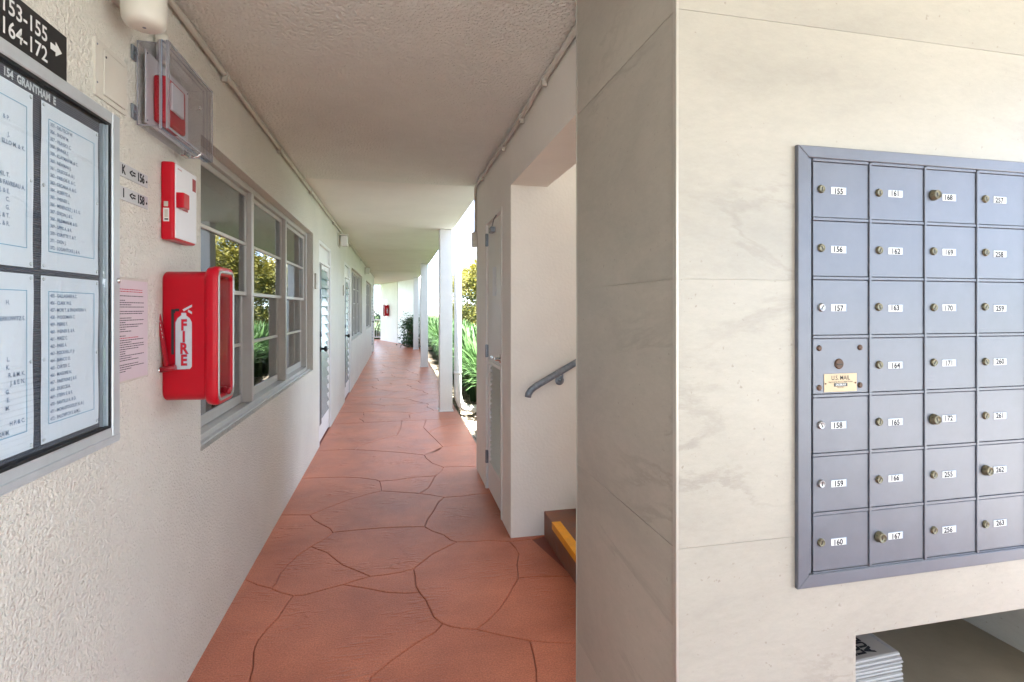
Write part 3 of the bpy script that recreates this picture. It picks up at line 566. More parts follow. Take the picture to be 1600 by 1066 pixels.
bx('felt_backing', 'felt', nb, WX+.001, WX+.006, a0, a1, c0, c1)
# ribs of the letter board
b = NB()
for k in range(int((c1-c0)/.0048)):
    z = c0+.002+k*.0048; v = [b.verts.new(p) for p in ((WX+.006, a0+.007, z), (WX+.006, a1-.007, z), (WX+.0082, a1-.007, z+.0018), (WX+.0082, a0+.007, z+.0018))]; b.faces.new(v); w = [b.verts.new(p) for p in ((WX+.0082, a0+.007, z+.0018), (WX+.0082, a1-.007, z+.0018), (WX+.006, a1-.007, z+.0036), (WX+.006, a0+.007, z+.0036))]; b.faces.new(w)
rb = obj('felt_ribs', b, 'felt', nb, recalc=False); rb['kind'] = 'stuff'
text('title', '154  GRANTHAM  E', .0235, (WX+.0092, 1.222, 1.8705), *YU, 'white_ink', nb, .0011, .80, align='LEFT')
LISTS = {
 (1.332, 1.486): ['355 - DEUTSCH W.', '356 - SNOW M.', '357 - VILINSKY C.', '358 - JENNER S.', '359 - KLAYMAN M. & C.', '360 - NEWMAN J.', '361 - DILECCE A. & J.', '362 - DEBLOIS K. & C.', '363 - DECARIA H. & G.', '364 - ALBERTE A.', '365 - WEINER L.', '366 - MENENDEZ J. & S. G.', '367 - DIXON J. & L.', '368 - FELDMAN M. & D.', '369 - UPPIS A. & R.', '370 - CURETTE Y. & T.', '371 - DION J.', '372 - LOGANTOKE J. & A.'],
 (1.332, 1.102): ['455 - GALLAGHER R.C.', '456 - CLARK W.E.', '457 - MORI T. & SPADATORA V.', '458 - WOODMAN C.', '459 - PIERRE F.', '460 - WEINER B. & R.', '461 - PEREZ C.', '462 - PARIS A.', '463 - ROCKHILL F. Jr', '464 - BIANCO D.', '465 - CARTER C.', '466 - MAGUIRE N.', '467 - FIRESTONE J. & E.', '468 - DILECCE A.', '469 - STERN E. & R.', '470 - SANTILLI A. & D.', '471 - MORI-STOODLEY K. & J.', '472 - FALCVITCH S. & M.L.'],
 (1.084, 1.486): ['', '', '& P.', '', 'J.', 'ELLO M. & K.', '', '', '', 'KAMIL T.', '& FAVREAU A.', 'J. & E.', 'C.', 'G.', 'J. & T.', 'R. & R.', '', ''],
 (1.084, 1.102): ['', 'H.', '', 'BERKOWITZ S.', '', '', '', '', 'L.', 'K.', 'R. & M. K.', 'J. & E. N.', 'G.', 'E.', 'M.', '', 'H P. & C.', 'SKA M.'],
}
for (py, pz), names in LISTS.items():
    PX = WX+.0105
    sh = NB(); ny = 10
    # a sheet that bows very slightly
    grid = [[sh.verts.new((PX+.0012*math.sin(i*1.1+pz*9)*math.sin(j*.9), py+.223*i/ny, pz+.37*j/ny)) for j in range(ny+1)] for i in range(ny+1)]
    for i in range(ny):
        for j in range(ny): sh.faces.new((grid[i][j], grid[i+1][j], grid[i+1][j+1], grid[i][j+1]))
    pp = obj('sheet', sh, 'paper', nb)
    by0, by1, bz0, bz1 = py+.022, py+.201, pz+.040, pz+.336; bo = NB(); xo = PX+.0018
    for q in ((by0, by1, bz0, bz0+.0014), (by0, by1, bz1-.0014, bz1), (by0, by0+.0014, bz0+.0014, bz1-.0014), (by1-.0014, by1, bz0+.0014, bz1-.0014)): box(bo, xo, xo+.0003, *q)
    obj('printed_border', bo, 'ink_line', pp)
    for i, s in enumerate(names):
        if not s: continue
        z = bz1-.010-i*.01625
        if py > 1.2: text('name_line', s, .0108, (xo+.0002, by0+.006, z), *YU, 'ink_blue', pp, .00022, .92, align='LEFT')
        else: text('name_line', s, .0125, (xo+.0002, by1-(.006 if len(s) > 8 else .05), z), *YU, 'ink_blue', pp, .00022, .92, align='RIGHT')
    for (dy, dz) in ((.008, .008), (.215, .008), (.008, .362), (.215, .362), (.008, .185), (.215, .185)):
        b = NB(); lathe(b, (PX+.0006, py+dy, pz+dz), (1, 0, 0), [(0, .0042), (.0015, .0036), (.0025, .0015)], 12); obj('push_pin', b, 'white_ink', pp)
bx('glass', 'board_glass', nb, BX-.012, BX-.009, a0+.006, a1-.006, c0+.006, c1-.006)
b = NB(); lathe(b, (BX, Y1-.012, 1.475), (1, 0, 0), [(0, .007), (.004, .007), (.006, .004)], 14); obj('lock', b, 'chrome', nb)
# engraved plaques
for z0, s1, lab in ((1.777, ['K', '<=', '156'], 'upper of two small embossed metal plaques with an arrow'), (1.710, ['1', '<=', '158'], 'lower of two small embossed metal plaques with an arrow')):
    t = thing('metal_plaque', lab, 'plaque', (WX, 1.75, z0), 'embossed plaques beside the alarm box')
    b = NB(); box(b, WX, WX+.003, 1.655, 1.850, z0, z0+.040, .0012); obj('plate', b, 'plaque', t)
    for s, y in zip(s1, (1.70, 1.752, 1.803)): text('embossed_mark', s, .036, (WX+.0032, y, z0+.020), *YU, 'ink', t, .0008, .85, ext=.0006)
    for y in (1.664, 1.840):
        b = NB(); lathe(b, (WX+.003, y, z0+.018), (1, 0, 0), [(0, .004), (.0015, .003)], 10); obj('screw', b, 'black', t)
# pink notice
t = thing('framed_notice', 'pink typed notice sheet in a clear frame between the notice board and fire cabinet', 'notice', (WX, 1.74, 1.19))
bx('backing', 'conduit', t, WX, WX+.003, 1.632, 1.851, 1.186, 1.490, .001); bx('sheet', 'paper_pink', t, WX+.003, WX+.0036, 1.636, 1.846, 1.192, 1.482)
rr = random.Random(5)
b = NB(); br = NB()
for i in range(38):
    z = 1.455-i*.0064; 
    if i in (2, 4, 9, 12, 20, 33): continue
    y = 1.65; end = 1.65+.17*(rr.choice([1, .96, .98, .55, .8, .35]) if i > 1 else .95); bb = br if i in (0, 1, 22) else b
    while y < end:
        w = rr.uniform(.003, .013); w = min(w, end-y)
        if w > .001: box(bb, WX+.0036, WX+.0038, y, y+w, z-.0012, z+.0012)
        y += w+.0022
o = obj('typed_text', b, 'ink', t); o['kind'] = 'stuff'; o = obj('red_heading', br, 'ink_red', t); o['kind'] = 'stuff'
# access panel
t = thing('access_panel', 'small beige painted access panel in the wall below the lamp', 'panel', (WX, 1.63, 1.96))
b = NB(); slab_with_holes(b, 1.552, 1.712, 1.955, 2.105, [(1.588, 1.702, 1.968, 2.092)], lambda u, v, tt: (tt, u, v), WX, WX+.006); obj('surround', b, 'cream', t)
bx('hatch', 'cream', t, WX, WX+.008, 1.590, 1.700, 1.970, 2.090, .0015)
b = NB(); lathe(b, (WX+.008, 1.598, 2.072), (1, 0, 0), [(0, .0035), (.0012, .003)], 10); obj('key_hole', b, 'black', t)
for y, z in ((1.56, 2.09), (1.56, 1.99), (1.694, 1.985)):
    b = NB(); lathe(b, (WX+.006, y, z), (1, 0, 0), [(0, .003), (.0015, .002)], 10); obj('screw', b, 'steel', t)
# jar light
t = thing('jar_light', 'white cylindrical jar light fixed high on the wall above the access panel', 'light', (WX, 1.6, 2.16))
bx('mount_box', 'cream', t, WX, WX+.035, 1.555, 1.695, 2.245, 2.40, .004)
b = NB(); lathe(b, (-.672, 1.60, 2.163), (0, 0, 1), [(0, .018), (.0, .034), (.005, .045), (.014, .051), (.03, .053), (.19, .054), (.20, .04)], 32); obj('jar', b, 'cream', t)
b = NB(); lathe(b, (-.672, 1.60, 2.1615), (0, 0, 1), [(0, .004), (.002, .005)], 10); obj('screw', b, 'steel', t)
b = NB(); box(b, WX, -.70, 1.585, 1.62, 2.36, 2.40, .003); obj('arm', b, 'cream', t)
conduit('drop_conduit', 'short vertical conduit from the ceiling into the clear alarm cover', [(WX+.022, 1.90, CZ-.001), (WX+.022, 1.90, 2.24), (WX+.022, 1.90, 2.19)], .0155, [], 1, 'cream')
b = NB(); lathe(b, (WX+.022, 1.90, 2.26), (0, 0, 1), [(0, .016), (0, .0195), (.03, .0195), (.03, .016)], 16); tag(obj('conduit_coupling', b, 'cream'), 'cream coupling ring on the vertical conduit above the clear cover', 'coupling')
# clear cover with strobe
t = thing('clear_alarm_cover', 'clear polycarbonate box over a red strobe alarm, above the alarm box', 'alarm cover', (WX, 1.95, 1.95))
def shell(b, x0, x1, y0, y1, z0, z1, th):   # open at x0
    for q in ((x0, x1, y0, y0+th, z0, z1), (x0, x1, y1-th, y1, z0, z1), (x0, x1, y0+th, y1-th, z0, z0+th), (x0, x1, y0+th, y1-th, z1-th, z1)): box(b, *q)
b = NB(); shell(b, WX+.006, -.700, 1.772, 2.138, 1.952, 2.203, .003); obj('body', b, 'clear', t)
b = NB(); shell(b, -.706, -.694, 1.764, 2.146, 1.944, 2.211, .008); shell(b, -.6935, -.680, 1.764, 2.146, 1.944, 2.211, .0035); box(b, -.680, -.6765, 1.764, 2.146, 1.944, 2.211, .001); obj('front_cover', b, 'clear', t)
b = NB(); shell(b, -.695, -.6935, 1.7625, 2.1475, 1.9425, 2.2125, .0015); obj('cover_seal', b, 'ink_blue', t)
b = NB()
for y in (1.7625, 2.1395):
    box(b, -.6765, -.6745, y, y+.008, 1.944, 2.211, .0005)
for z in (1.944, 2.203): box(b, -.6765, -.6747, 1.7706, 2.1394, z, z+.008, .0005)
box(b, -.7005, -.696, 1.7622, 1.7637, 1.944, 2.211); box(b, -.683, -.6775, 1.7622, 1.7637, 1.944, 2.211); box(b, WX+.006, WX+.009, 1.7695, 1.7718, 1.952, 2.203); box(b, WX+.006, -.706, 1.7695, 1.7718, 1.9505, 1.9535); box(b, WX+.006, -.706, 1.7695, 1.7718, 2.2015, 2.2045)
eo = obj('edge_rim', b, 'clear_edge', t); eo['kind'] = 'stuff'
bx('mounting_plate', 'white_ink', t, -.752, -.748, 1.792, 2.12, 1.968, 2.19, .001)
b = NB(); box(b, -.748, -.706, 1.835, 1.985, 1.985, 2.135, .012, 3); obj('strobe_body', b, 'red', t)
b = NB(); box(b, -.706, -.6965, 1.85, 1.94, 2.03, 2.118, .003); obj('strobe_lens', b, 'white_ink', t)
for y in (1.80, 2.112):
    for z in (1.976, 2.182):
        b = NB(); lathe(b, (-.748, y, z), (1, 0, 0), [(0, .003), (.002, .0025)], 8); obj('screw', b, 'steel', t)
for z in (2.16, 1.985):
    b = NB(); box(b, WX, WX+.008, 1.745, 1.772, z-.022, z+.022, .002); lathe(b, (WX+.008, 1.757, z), (1, 0, 0), [(0, .006), (.004, .005)], 10); obj('bracket', b, 'steel', t)
b = NB(); tube(b, [(-.72, 2.03, 1.945), (-.70, 2.03, 1.930), (-.685, 2.03, 1.935), (-.675, 2.03, 1.95)], .004, 8); box(b, -.735, -.72, 2.01, 2.05, 1.93, 1.95, .002); obj('latch', b, 'chrome', t)
b = NB(); lathe(b, (-.6765, 2.02, 2.10), (1, 0, 0), [(0, .006), (.003, .004)], 10); obj('cover_plug', b, 'chrome', t)
# red alarm box
t = thing('alarm_box', 'red alarm box with a white front cover and small red pull, under the clear cover', 'alarm', (WX, 2.04, 1.63))
b = NB(); box(b, WX, -.729, 1.945, 2.138, 1.630, 1.892, .009, 3); obj('body', b, 'red', t)
b = NB(); box(b, -.7293, -.7255, 1.951, 2.133, 1.637, 1.886, .001); obj('front_plate', b, 'paper', t)
b = NB(); box(b, -.7255, -.7010, 1.949, 2.0, 1.738, 1.790, .004, 2); obj('pull_handle', b, 'red', t)
b = NB(); box(b, -.7255, -.7235, 2.003, 2.05, 1.738, 1.79, .001); obj('pull_recess', b, 'red_dark', t)
bx('pull_label', 'white_ink', t, -.7235, -.7225, 2.008, 2.042, 1.745, 1.785)
bx('printed_block', 'red_dark', t, -.7255, -.7252, 2.095, 2.127, 1.825, 1.870)
text('lettering', 'EDWARDS', .0075, (-.7253, 1.983, 1.872), *YU, 'ink_red', t, .0001, 1)
b = NB(); box(b, -.7615, -.7435, 1.9435, 1.945, 1.690, 1.735, .0005); obj('side_label', b, 'white_ink', t)
b = NB(); box(b, -.757, -.747, 1.9430, 1.9436, 1.704, 1.730); obj('label_print', b, 'conduit', t)
b = NB(); box(b, -.757, -.746, 1.9430, 1.9436, 1.695, 1.700); obj('label_print', b, 'black', t)
b = NB(); box(b, -.7595, -.7465, 1.9435, 1.945, 1.740, 1.757, .0005); obj('inspection_tag', b, 'conduit', t)
# fire cabinet
def cabinet(detail, label, grp):
    t = thing('fire_cabinet', label, 'fire cabinet', (WX, 2.03, 1.06), grp); FX = -.597
    b = NB(); pr = [(WX, .0), (-.65, .006), (-.637, .010), (-.630, .02), (-.600, .024)]
    # body: rounded rectangular shell lofted along x, flaring into the bezel
    def ring(y0, y1, z0, z1, r, x, n=5):
        out = []
        for cy, cz, a0_ in ((y1-r, z1-r, 0), (y0+r, z1-r, 90), (y0+r, z0+r, 180), (y1-r, z0+r, 270)):
            for k in range(n+1): a = R(a0_+90*k/n); out.append((x, cy+r*math.cos(a), cz+r*math.sin(a)))
        return out
    y0, y1, z0, z1 = 1.957, 2.115, 1.087, 1.525
    prof = [(WX, 0.004, .03), (WX+.006, 0, .03), (-.642, -.002, .03), (-.636, -.006, .032), (-.632, -.014, .034), (-.612, -.018, .036), (-.600, -.017, .036), (FX, -.014, .034), (FX, .006, .022), (-.602, .010, .02), (-.606, .012, .02), (-.720, .016, .018), (-.722, .05, .01)]
    rings = [[b.verts.new(p) for p in ring(y0+d, y1-d, z0+d*1.1, z1-d*1.1, r, x)] for x, d, r in prof]
    for A, B in zip(rings, rings[1:]):
        for k in range(len(A)): f = b.faces.new((A[k], A[(k+1) % len(A)], B[(k+1) % len(A)], B[k])); f.smooth = True
    b.faces.new(rings[0]); b.faces.new(rings[-1]); obj('case', b, 'red', t)
    b = NB(); rA = [[b.verts.new(p) for p in ring(y0+d, y1-d, z0+d*1.1, z1-d*1.1, r, x)] for x, d, r in ((FX+.0005, -.006, .03), (FX+.004, -.005, .03), (FX+.004, .001, .026), (FX+.0005, .003, .024))]
    for A, B in zip(rA, rA[1:]+rA[:1]):
        for k in range(len(A)): b.faces.new((A[k], A[(k+1) % len(A)], B[(k+1) % len(A)], B[k]))
    obj('front_bezel', b, 'bezel', t)
    bx('window', 'cab_window', t, -.6045, -.6025, y0+.008, y1-.008, z0+.012, z1-.012)
    if detail:
        e = NB(); lathe(e, (-.672, 2.036, 1.125), (0, 0, 1), [(0, .02), (0, .040), (.008, .044), (.25, .044), (.285, .034), (.30, .016), (.33, .014)], 20); ex = obj('extinguisher', e, 'red_dark', t)
        e = NB(); box(e, -.70, -.64, 2.015, 2.057, 1.452, 1.468, .003); box(e, -.70, -.63, 2.02, 2.052, 1.48, 1.49, .003); obj('extinguisher_handle', e, 'chrome', ex)
        e = NB(); lathe(e, (-.672, 2.036, 1.19), (0, 0, 1), [(0, .0445), (0, .0452), (.10, .0452), (.10, .0445)], 20); obj('extinguisher_label', e, 'paper', ex)
        b = NB(); lathe(b, (FX+.002, 2.04, 1.105), (1, 0, 0), [(0, .012), (.01, .012), (.013, .008)], 14); box(b, FX-.02, FX+.001, 2.034, 2.046, 1.095, 1.12, .002); obj('latch', b, 'red_dark', t)
        # printed extinguisher on the side
        sy = 1.9550; d = NB(); cx, zb, zt, hw = -.7035, 1.195, 1.372, .0245
        pl = [(cx-hw, zb+.008), (cx-hw+.006, zb), (cx+hw-.006, zb), (cx+hw, zb+.008), (cx+hw, zt-.02), (cx+hw*.75, zt-.006), (cx+hw*.3, zt+.004), (cx+hw*.3, zt+.012), (cx-hw*.3, zt+.012), (cx-hw*.3, zt+.004), (cx-hw*.75, zt-.006), (cx-hw, zt-.02)]
        gm = NB(); prism(gm, [(cx+(u-cx)*1.06, (v-1.28)*1.012+1.28) for u, v in pl], 'y', sy+.0012, sy+.0009); obj('outline_print', gm, 'ink_blue', t)
        prism(d, pl, 'y', sy+.0009, sy+.0006); prism(d, [(cx-.004, zt+.024), (cx+.034, zt+.046), (cx+.034, zt+.039), (cx, zt+.018)], 'y', sy+.0009, sy+.0006); prism(d, [(cx+.012, zt+.016), (cx+.032, zt+.004), (cx+.034, zt+.009), (cx+.014, zt+.024)], 'y', sy+.0009, sy+.0006)
        obj('extinguisher_print', d, 'alu', t)
        h = NB(); box(h, cx-.014, cx-.026, sy+.0006, sy+.0009, zt+.018, zt+.027); box(h, cx-.038, cx-.026, sy+.0006, sy+.0009, zt+.012, zt+.025); box(h, cx-.038, cx-.030, sy+.0006, sy+.0009, zb+.05, zt+.012); obj('hose_print', h, 'black', t)
        for i, ch in enumerate('FIRE'):
            zc = zt-.030-i*.0395
            text('lettering_outline', ch, .0500, (cx, sy+.0005, zc), *XU, 'ink_blue', t, .0030, .78)
            text('lettering', ch, .0500, (cx, sy+.0002, zc), *XU, 'red', t, .0017, .78)
        # breaker hammer
        b = NB(); tube(b, [(-.778, 1.945, 1.385), (-.774, 1.944, 1.37), (-.748, 1.940, 1.205)], .0075, 10); h_ = obj('hammer_handle', b, 'red_dark', t)
        b = NB(); cyl(b, (-.766, 1.940, 1.196), (-.722, 1.938, 1.204), .0095, n=16); obj('hammer_head', b, 'red_dark', h_)
        b = NB(); cyl(b, (-.7665, 1.940, 1.196), (-.778, 1.9405, 1.194), .0085, n=14); obj('hammer_tip', b, 'chrome', h_)
        b = NB()
        for k in range(5): z = 1.36-k*.013; cyl(b, (-.7675+k*.0021, 1.9345, z), (-.7662+k*.0021, 1.9343, z-.007), .0012, n=6)
        obj('chain', b, 'chrome', h_)
    return t
cabinet(True, 'large red plastic fire extinguisher cabinet marked FIRE, beside the near window', 'red fire cabinets')
fc = cabinet(True, 'small looking distant red fire cabinet on the beige wall at the walkway end', 'red fire cabinets')
fc.location = (-.372, 22.58, 1.05); fc.rotation_euler = (0, 0, R(198.4)); fc.scale = (1.1, -1.1, 1.05)
b = NB(); prism(b, [(-.475, 22.93), (-.430, 22.795), (-.445, 22.79), (-.490, 22.925)], 'z', .99, 1.75); o = obj('instruction_strip', b, 'chrome'); tag(o, 'pale metal strip beside the distant fire cabinet', 'strip')
# ================================================================== RIGHT WALL: utility door
t = thing('utility_door', 'white painted utility door with a louvred vent and lever handle in the right wall', 'door', (RX, 3.7, 0))
y0, y1 = 3.377, 4.033
b = NB(); box(b, RX-.006, RX+.09, y1-.03, y1-.001, 0, 2.074, .003); box(b, RX-.006, RX+.09, y0+.001, y0+.024, 0, 2.074, .003); box(b, RX-.005, RX+.09, y0+.024, y1-.03, 2.048, 2.074, .003); obj('frame', b, 'door_paint', t)
V = (3.455, 3.90, .24, .985)
b = NB(); slab_with_holes(b, y0+.028, y1-.034, .012, 2.044, [V], lambda u, v, tt: (tt, u, v), RX+.014, RX+.05); box(b, RX+.0505, RX+.085, y0+.028, y1-.034, .012, 2.044); obj('leaf', b, 'door_paint', t)
b = NB(); 
for q in ((V[0]-.02, V[0]+.004, V[2]-.02, V[3]+.02), (V[1]-.004, V[1]+.02, V[2]-.02, V[3]+.02), (V[0]+.004, V[1]-.004, V[3]-.004, V[3]+.02), (V[0]+.004, V[1]-.004, V[2]-.02, V[2]+.004)): box(b, RX+.004, RX+.02, *q, .002)
vf = obj('vent_frame', b, 'door_paint', t)
n = 21
bx('vent_shade_panel', 'gasket', vf, RX+.0465, RX+.0495, V[0]+.003, V[1]-.003, V[2]+.003, V[3]-.003)  # black sheet added as shade in the gaps between the slats
for i in range(n):
    z = V[2]+.008+i*(V[3]-V[2]-.012)/n; s = NB(); prism(s, [(RX+.008, z), (RX+.011, z), (RX+.040, z+.020), (RX+.037, z+.020)], 'y', V[0]+.004, V[1]-.004); obj('vent_slat', s, 'door_paint', vf)
for z in (.20, 1.02, 1.88):
    b = NB(); cyl(b, (RX+.002, y1-.031, z), (RX+.002, y1-.031, z+.10), .007, n=10); box(b, RX-.008, RX+.014, y1-.044, y1-.02, z+.002, z+.098, .001); obj('hinge', b, 'steel', t)
bx('guard_plate', 'steel', t, RX+.006, RX+.0135, y0+.03, y0+.075, .93, 1.17, .002)
b = NB(); lathe(b, (RX+.007, y0+.075, 1.06), (-1, 0, 0), [(0, .03), (.008, .03), (.012, .014), (.042, .013)], 18); hd = obj('handle_rose', b, 'chrome', t)
b = NB(); tube(b, [(RX-.036, y0+.07, 1.06), (RX-.038, y0+.09, 1.06), (RX-.036, y0+.19, 1.062)], .0105, 12); obj('lever', b, 'chrome', hd)
bx('notice', 'paper', t, RX+.0125, RX+.0138, 3.66, 3.80, 1.49, 1.70)
b = NB(); box(b, RX-.02, RX+.013, 3.70, 3.78, 1.95, 1.99, .003); tube(b, [(RX-.005, 3.74, 1.985), (RX-.005, 3.65, 2.035), (RX-.003, 3.56, 2.05)], .004, 8); obj('hook_and_eye', b, 'steel', t)
# ================================================================== MAIL WALL
FY = 1.047; PXL = .602
MH = (.925, 1.79, .765, 1.765); NH = (1.068, 1.95, .30, .614)
b = NB(); slab_with_holes(b, PXL+.0016, 3.4, -.008, CZ-.001, [MH, NH], lambda u, v, tt: (u, tt, v), FY+.0016, 1.66); box(b, PXL+.0016, 3.4, 1.6605, 1.7005, -.008, CZ-.001)
mw = struct('mail_wall', b, 'grout')
ROWS = (0.001, .27, .868, 1.465, 2.062, CZ-.002)
for r0, r1 in zip(ROWS, ROWS[1:]):
    for c0_, c1_ in ((PXL+.004, 1.80), (1.80, 3.0), (3.0, 3.4)):
        b = NB(); ok = slab_with_holes(b, c0_+.0005, c1_-.0005, r0+.0005, r1-.0005, [MH, NH], lambda u, v, tt: (u, tt, v), FY, FY+.0115)
        if ok: obj('tile', b, 'tile', mw)
        else: b.free()
    b = NB(); box(b, PXL, PXL+.0115, FY+.0125, 1.701, r0+.0008, r1-.0008); obj('tile', b, 'tile', mw)
b = NB(); box(b, PXL-.003, PXL+.0035, FY-.003, FY+.012, 0, CZ-.002, .0012); obj('edge_trim', b, 'trim', mw)
b = NB(); box(b, PXL-.0025, PXL+.012, 1.7015, 1.706, 0, CZ-.002, .001); obj('edge_trim', b, 'trim', mw)
# niche lining
b = NB(); box(b, 1.069, 1.949, FY+.001, 1.658, .301, .3065); obj('niche_shelf', b, 'laminate', mw)
b = NB(); box(b, 1.942, 1.9495, FY+.0005, 1.658, .307, .6135); obj('tile', b, 'tile', mw)
b = NB(); box(b, 1.0685, 1.076, FY+.0005, 1.658, .307, .6135); obj('tile', b, 'tile', mw)
b = NB(); box(b, 1.0765, 1.9415, 1.650, 1.658, .307, .6135); obj('tile', b, 'tile', mw)
b = NB(); box(b, 1.0765, 1.9415, FY+.0118, 1.649, .606, .6135); obj('tile', b, 'tile', mw)
# -------- mailboxes
mb = thing('mailbox_unit', 'blue grey wall mailbox unit with rows of small locked numbered doors', 'mailboxes', (1.35, FY, .749))
b = NB(); x0, x1, z0, z1 = .905, 1.808, .749, 1.779; w = .030
fl = lambda: NB()
def flange(poly):
    b = NB(); prism(b, poly, 'y', FY-.011, FY-.0005); bmesh.ops.bevel(b, geom=[e for e in b.edges if all(abs(v.co.y-(FY-.011)) < 1e-5 for v in e.verts)], offset=.0015, segments=1, affect='EDGES'); obj('frame', b, 'mail_blue', mb)
flange([(x0, z0), (x0+w, z0+w), (x0+w, z1-w*.9), (x0, z1)]); flange([(x1, z0), (x1, z1), (x1-w, z1-w*.9), (x1-w, z0+w)])
flange([(x0, z1), (x0+w, z1-w*.9), (x1-w, z1-w*.9), (x1, z1)]); flange([(x0, z0), (x1, z0), (x1-w, z0+w), (x0+w, z0+w)])
bx('case', 'black', mb, .93, 1.785, FY+.006, FY+.05, .77, 1.76)  # black backing plane, its colour stands in for shade between the doors
PW, PH, GX, GZ = .1643, .1386, .946, 1.749
b = NB(); box(b, .9365, .9445, FY-.007, FY+.008, .781, 1.751, .001); box(b, 1.769, 1.7765, FY-.007, FY+.008, .781, 1.751, .001); obj('side_rail', b, 'mail_blue', mb)
for k in range(1, 5): bx('divider', 'mail_blue', mb, GX+PW*k-.0035, GX+PW*k+.0035, FY-.0085, FY+.008, .779, 1.749, .001)
for k in range(8):
    for c in range(5): bx('shelf_edge', 'mail_blue', mb, GX+PW*c+.0038, GX+PW*(c+1)-.0038, FY-.0065, FY+.008, GZ-PH*k-.0038, GZ-PH*k+.0030, .0008)
NUM = [['155', '156', '157', None, '158', '159', '160'], ['161', '162', '163', '164', '165', '166', '167'], ['168', '169', '170', '171', '172', '255', '256'], ['257', '258', '259', '260', '261', '262', '263'], ['']*7]
BIG = {'168', '172', '262', '167'}; SIL = {'157', '158', '159'}
rj = random.Random(11); DY = FY-.0050
lock_me = {}
def lock_mesh(big):
    b = NB()
    if big: lathe(b, (0, 0, 0), (0, -1, 0), [(0, .0135), (.003, .0135), (.005, .0115), (.012, .0115), (.0135, .0095), (.011, .0085), (.011, .003)], 22)
    else: lathe(b, (0, 0, 0), (0, -1, 0), [(0, .0100), (.0016, .0100), (.0026, .0086), (.0046, .0084), (.0052, .0074), (.0042, .0064), (.0042, .003)], 20)
    bmesh.ops.recalc_face_normals(b, faces=b.faces[:]); me = bpy.data.meshes.new('lock'); b.to_mesh(me); b.free(); return me
b = NB(); box(b, -.0012, .0012, -.0013, 0, -.0048, .0048); bmesh.ops.recalc_face_normals(b, faces=b.faces[:]); key_me = bpy.data.meshes.new('keyway'); b.to_mesh(key_me); b.free(); key_me.materials.append(M['brass_dark'])
LM = {}
for big in (0, 1):
    for mm in ('brass', 'lock_steel'):
        me = lock_mesh(big).copy(); me.materials.append(M[mm]); LM[big, mm] = me
for c in range(5):
    for r in range(7):
        xa, xb, zb_, za = GX+PW*c+.0043, GX+PW*(c+1)-.0043, GZ-PH*(r+1)+.0039, GZ-PH*r-.0048
        b = NB(); box(b, xa, xb, DY, FY+.006, zb_, za, .0012); box(b, xa, xa+.0035, DY-.0012, DY+.0005, zb_+.002, za-.002)
        d = obj('mailbox_door', b, 'mail_blue', mb); s = NUM[c][r]; zc = (za+zb_)/2
        if s is None:
            for px_, pz_ in ((.022, -.022), (.022, -.115), (.137, -.022), (.137, -.112)):
                q = NB(); lathe(q, (xa-.005+px_, DY, za+pz_), (0, -1, 0), [(0, .0068), (.0015, .0068), (.003, .004)], 16); obj('screw', q, 'rust', d)
            q = NB(); lathe(q, (xa+.072, DY, zc+.005), (0, -1, 0), [(0, .0125), (.001, .0125), (.0035, .0105), (.0030, .009)], 22); obj('lock', q, 'rust', d)
            q = NB(); box(q, xa+.065, xa+.079, DY-.0042, DY-.002, zc+.003, zc+.0055); obj('keyway', q, 'brass_dark', d)
            gx0, gx1, gz0, gz1 = xa+.030, xa+.122, zb_+.004, zb_+.047
            q = NB(); box(q, gx0, gx1, DY-.0012, DY-.0001, gz0, gz1, .0003); obj('brass_plate', q, 'gold', d)
            gc = (gx0+gx1)/2; ty = DY-.0014
            text('lettering', 'U.S. MAIL', .0150, (gc, ty, gz1-.0105), *XU, 'ink', d, .0001, .86)
            text('lettering', 'Approved by the U.S. Postal Service', .0049, (gc, ty, gz1-.0195), *XU, 'ink', d, .00005, .95)
            q = NB(); box(q, gc-.019, gc+.019, DY-.0018, DY-.0012, gz0+.0125, gz0+.0205, .0003); obj('logo_block', q, 'black', d)
            text('lettering', 'SALSBURY', .0068, (gc, DY-.0020, gz0+.0165), *XU, 'white_ink', d, .00015, .95)
            text('lettering', 'INDUSTRIES', .0036, (gc, ty, gz0+.0100), *XU, 'ink', d, 0, 1)
            for e_ in (gx0+.004, gx1-.004):
                q = NB(); lathe(q, (e_, DY-.0012, gz0+.020), (0, -1, 0), [(0, .0022), (.001, .0018)], 8); obj('rivet', q, 'rust', d)
            continue
        big = 1 if s in BIG else 0; lx, lz = xa+.0225+rj.uniform(-.001, .001), zc+.001+rj.uniform(-.0012, .0012); mm = 'lock_steel' if s in SIL else 'brass'
        lo = link('lock', LM[big, mm], d); lo.location = (lx, DY, lz); lo.rotation_euler = (0, rj.uniform(-.4, .4), 0)
        ko = link('keyway', key_me, d); ko.location = (lx, DY-(.0105 if big else .0036), lz); ko.rotation_euler = (0, rj.uniform(-.6, .6), 0)
        cx0 = xa+.0505; cz = zc-.001+rj.uniform(-.001, .001)
        q = NB(); box(q, cx0, cx0+.0415, DY-.0007, DY+.0005, cz-.0082, cz+.0082); obj('number_card', q, 'white_ink', d)
        q = NB(); box(q, cx0+.0415, cx0+.0432, DY-.0010, DY+.0004, cz-.0088, cz+.0088); box(q, cx0-.0004, cx0+.0415, DY-.0010, DY+.0004, cz+.0082, cz+.0092); obj('card_slot_shade', q, 'ink_blue', d)  # dark edge strips painted as the shade of a recessed card
        if s: text('number', s, .0180, (cx0+.0195+rj.uniform(-.002, .002), DY-.0010, cz-.0008+rj.uniform(-.0012, .0012)), *XU, 'ink', d, .0006, 1.0)
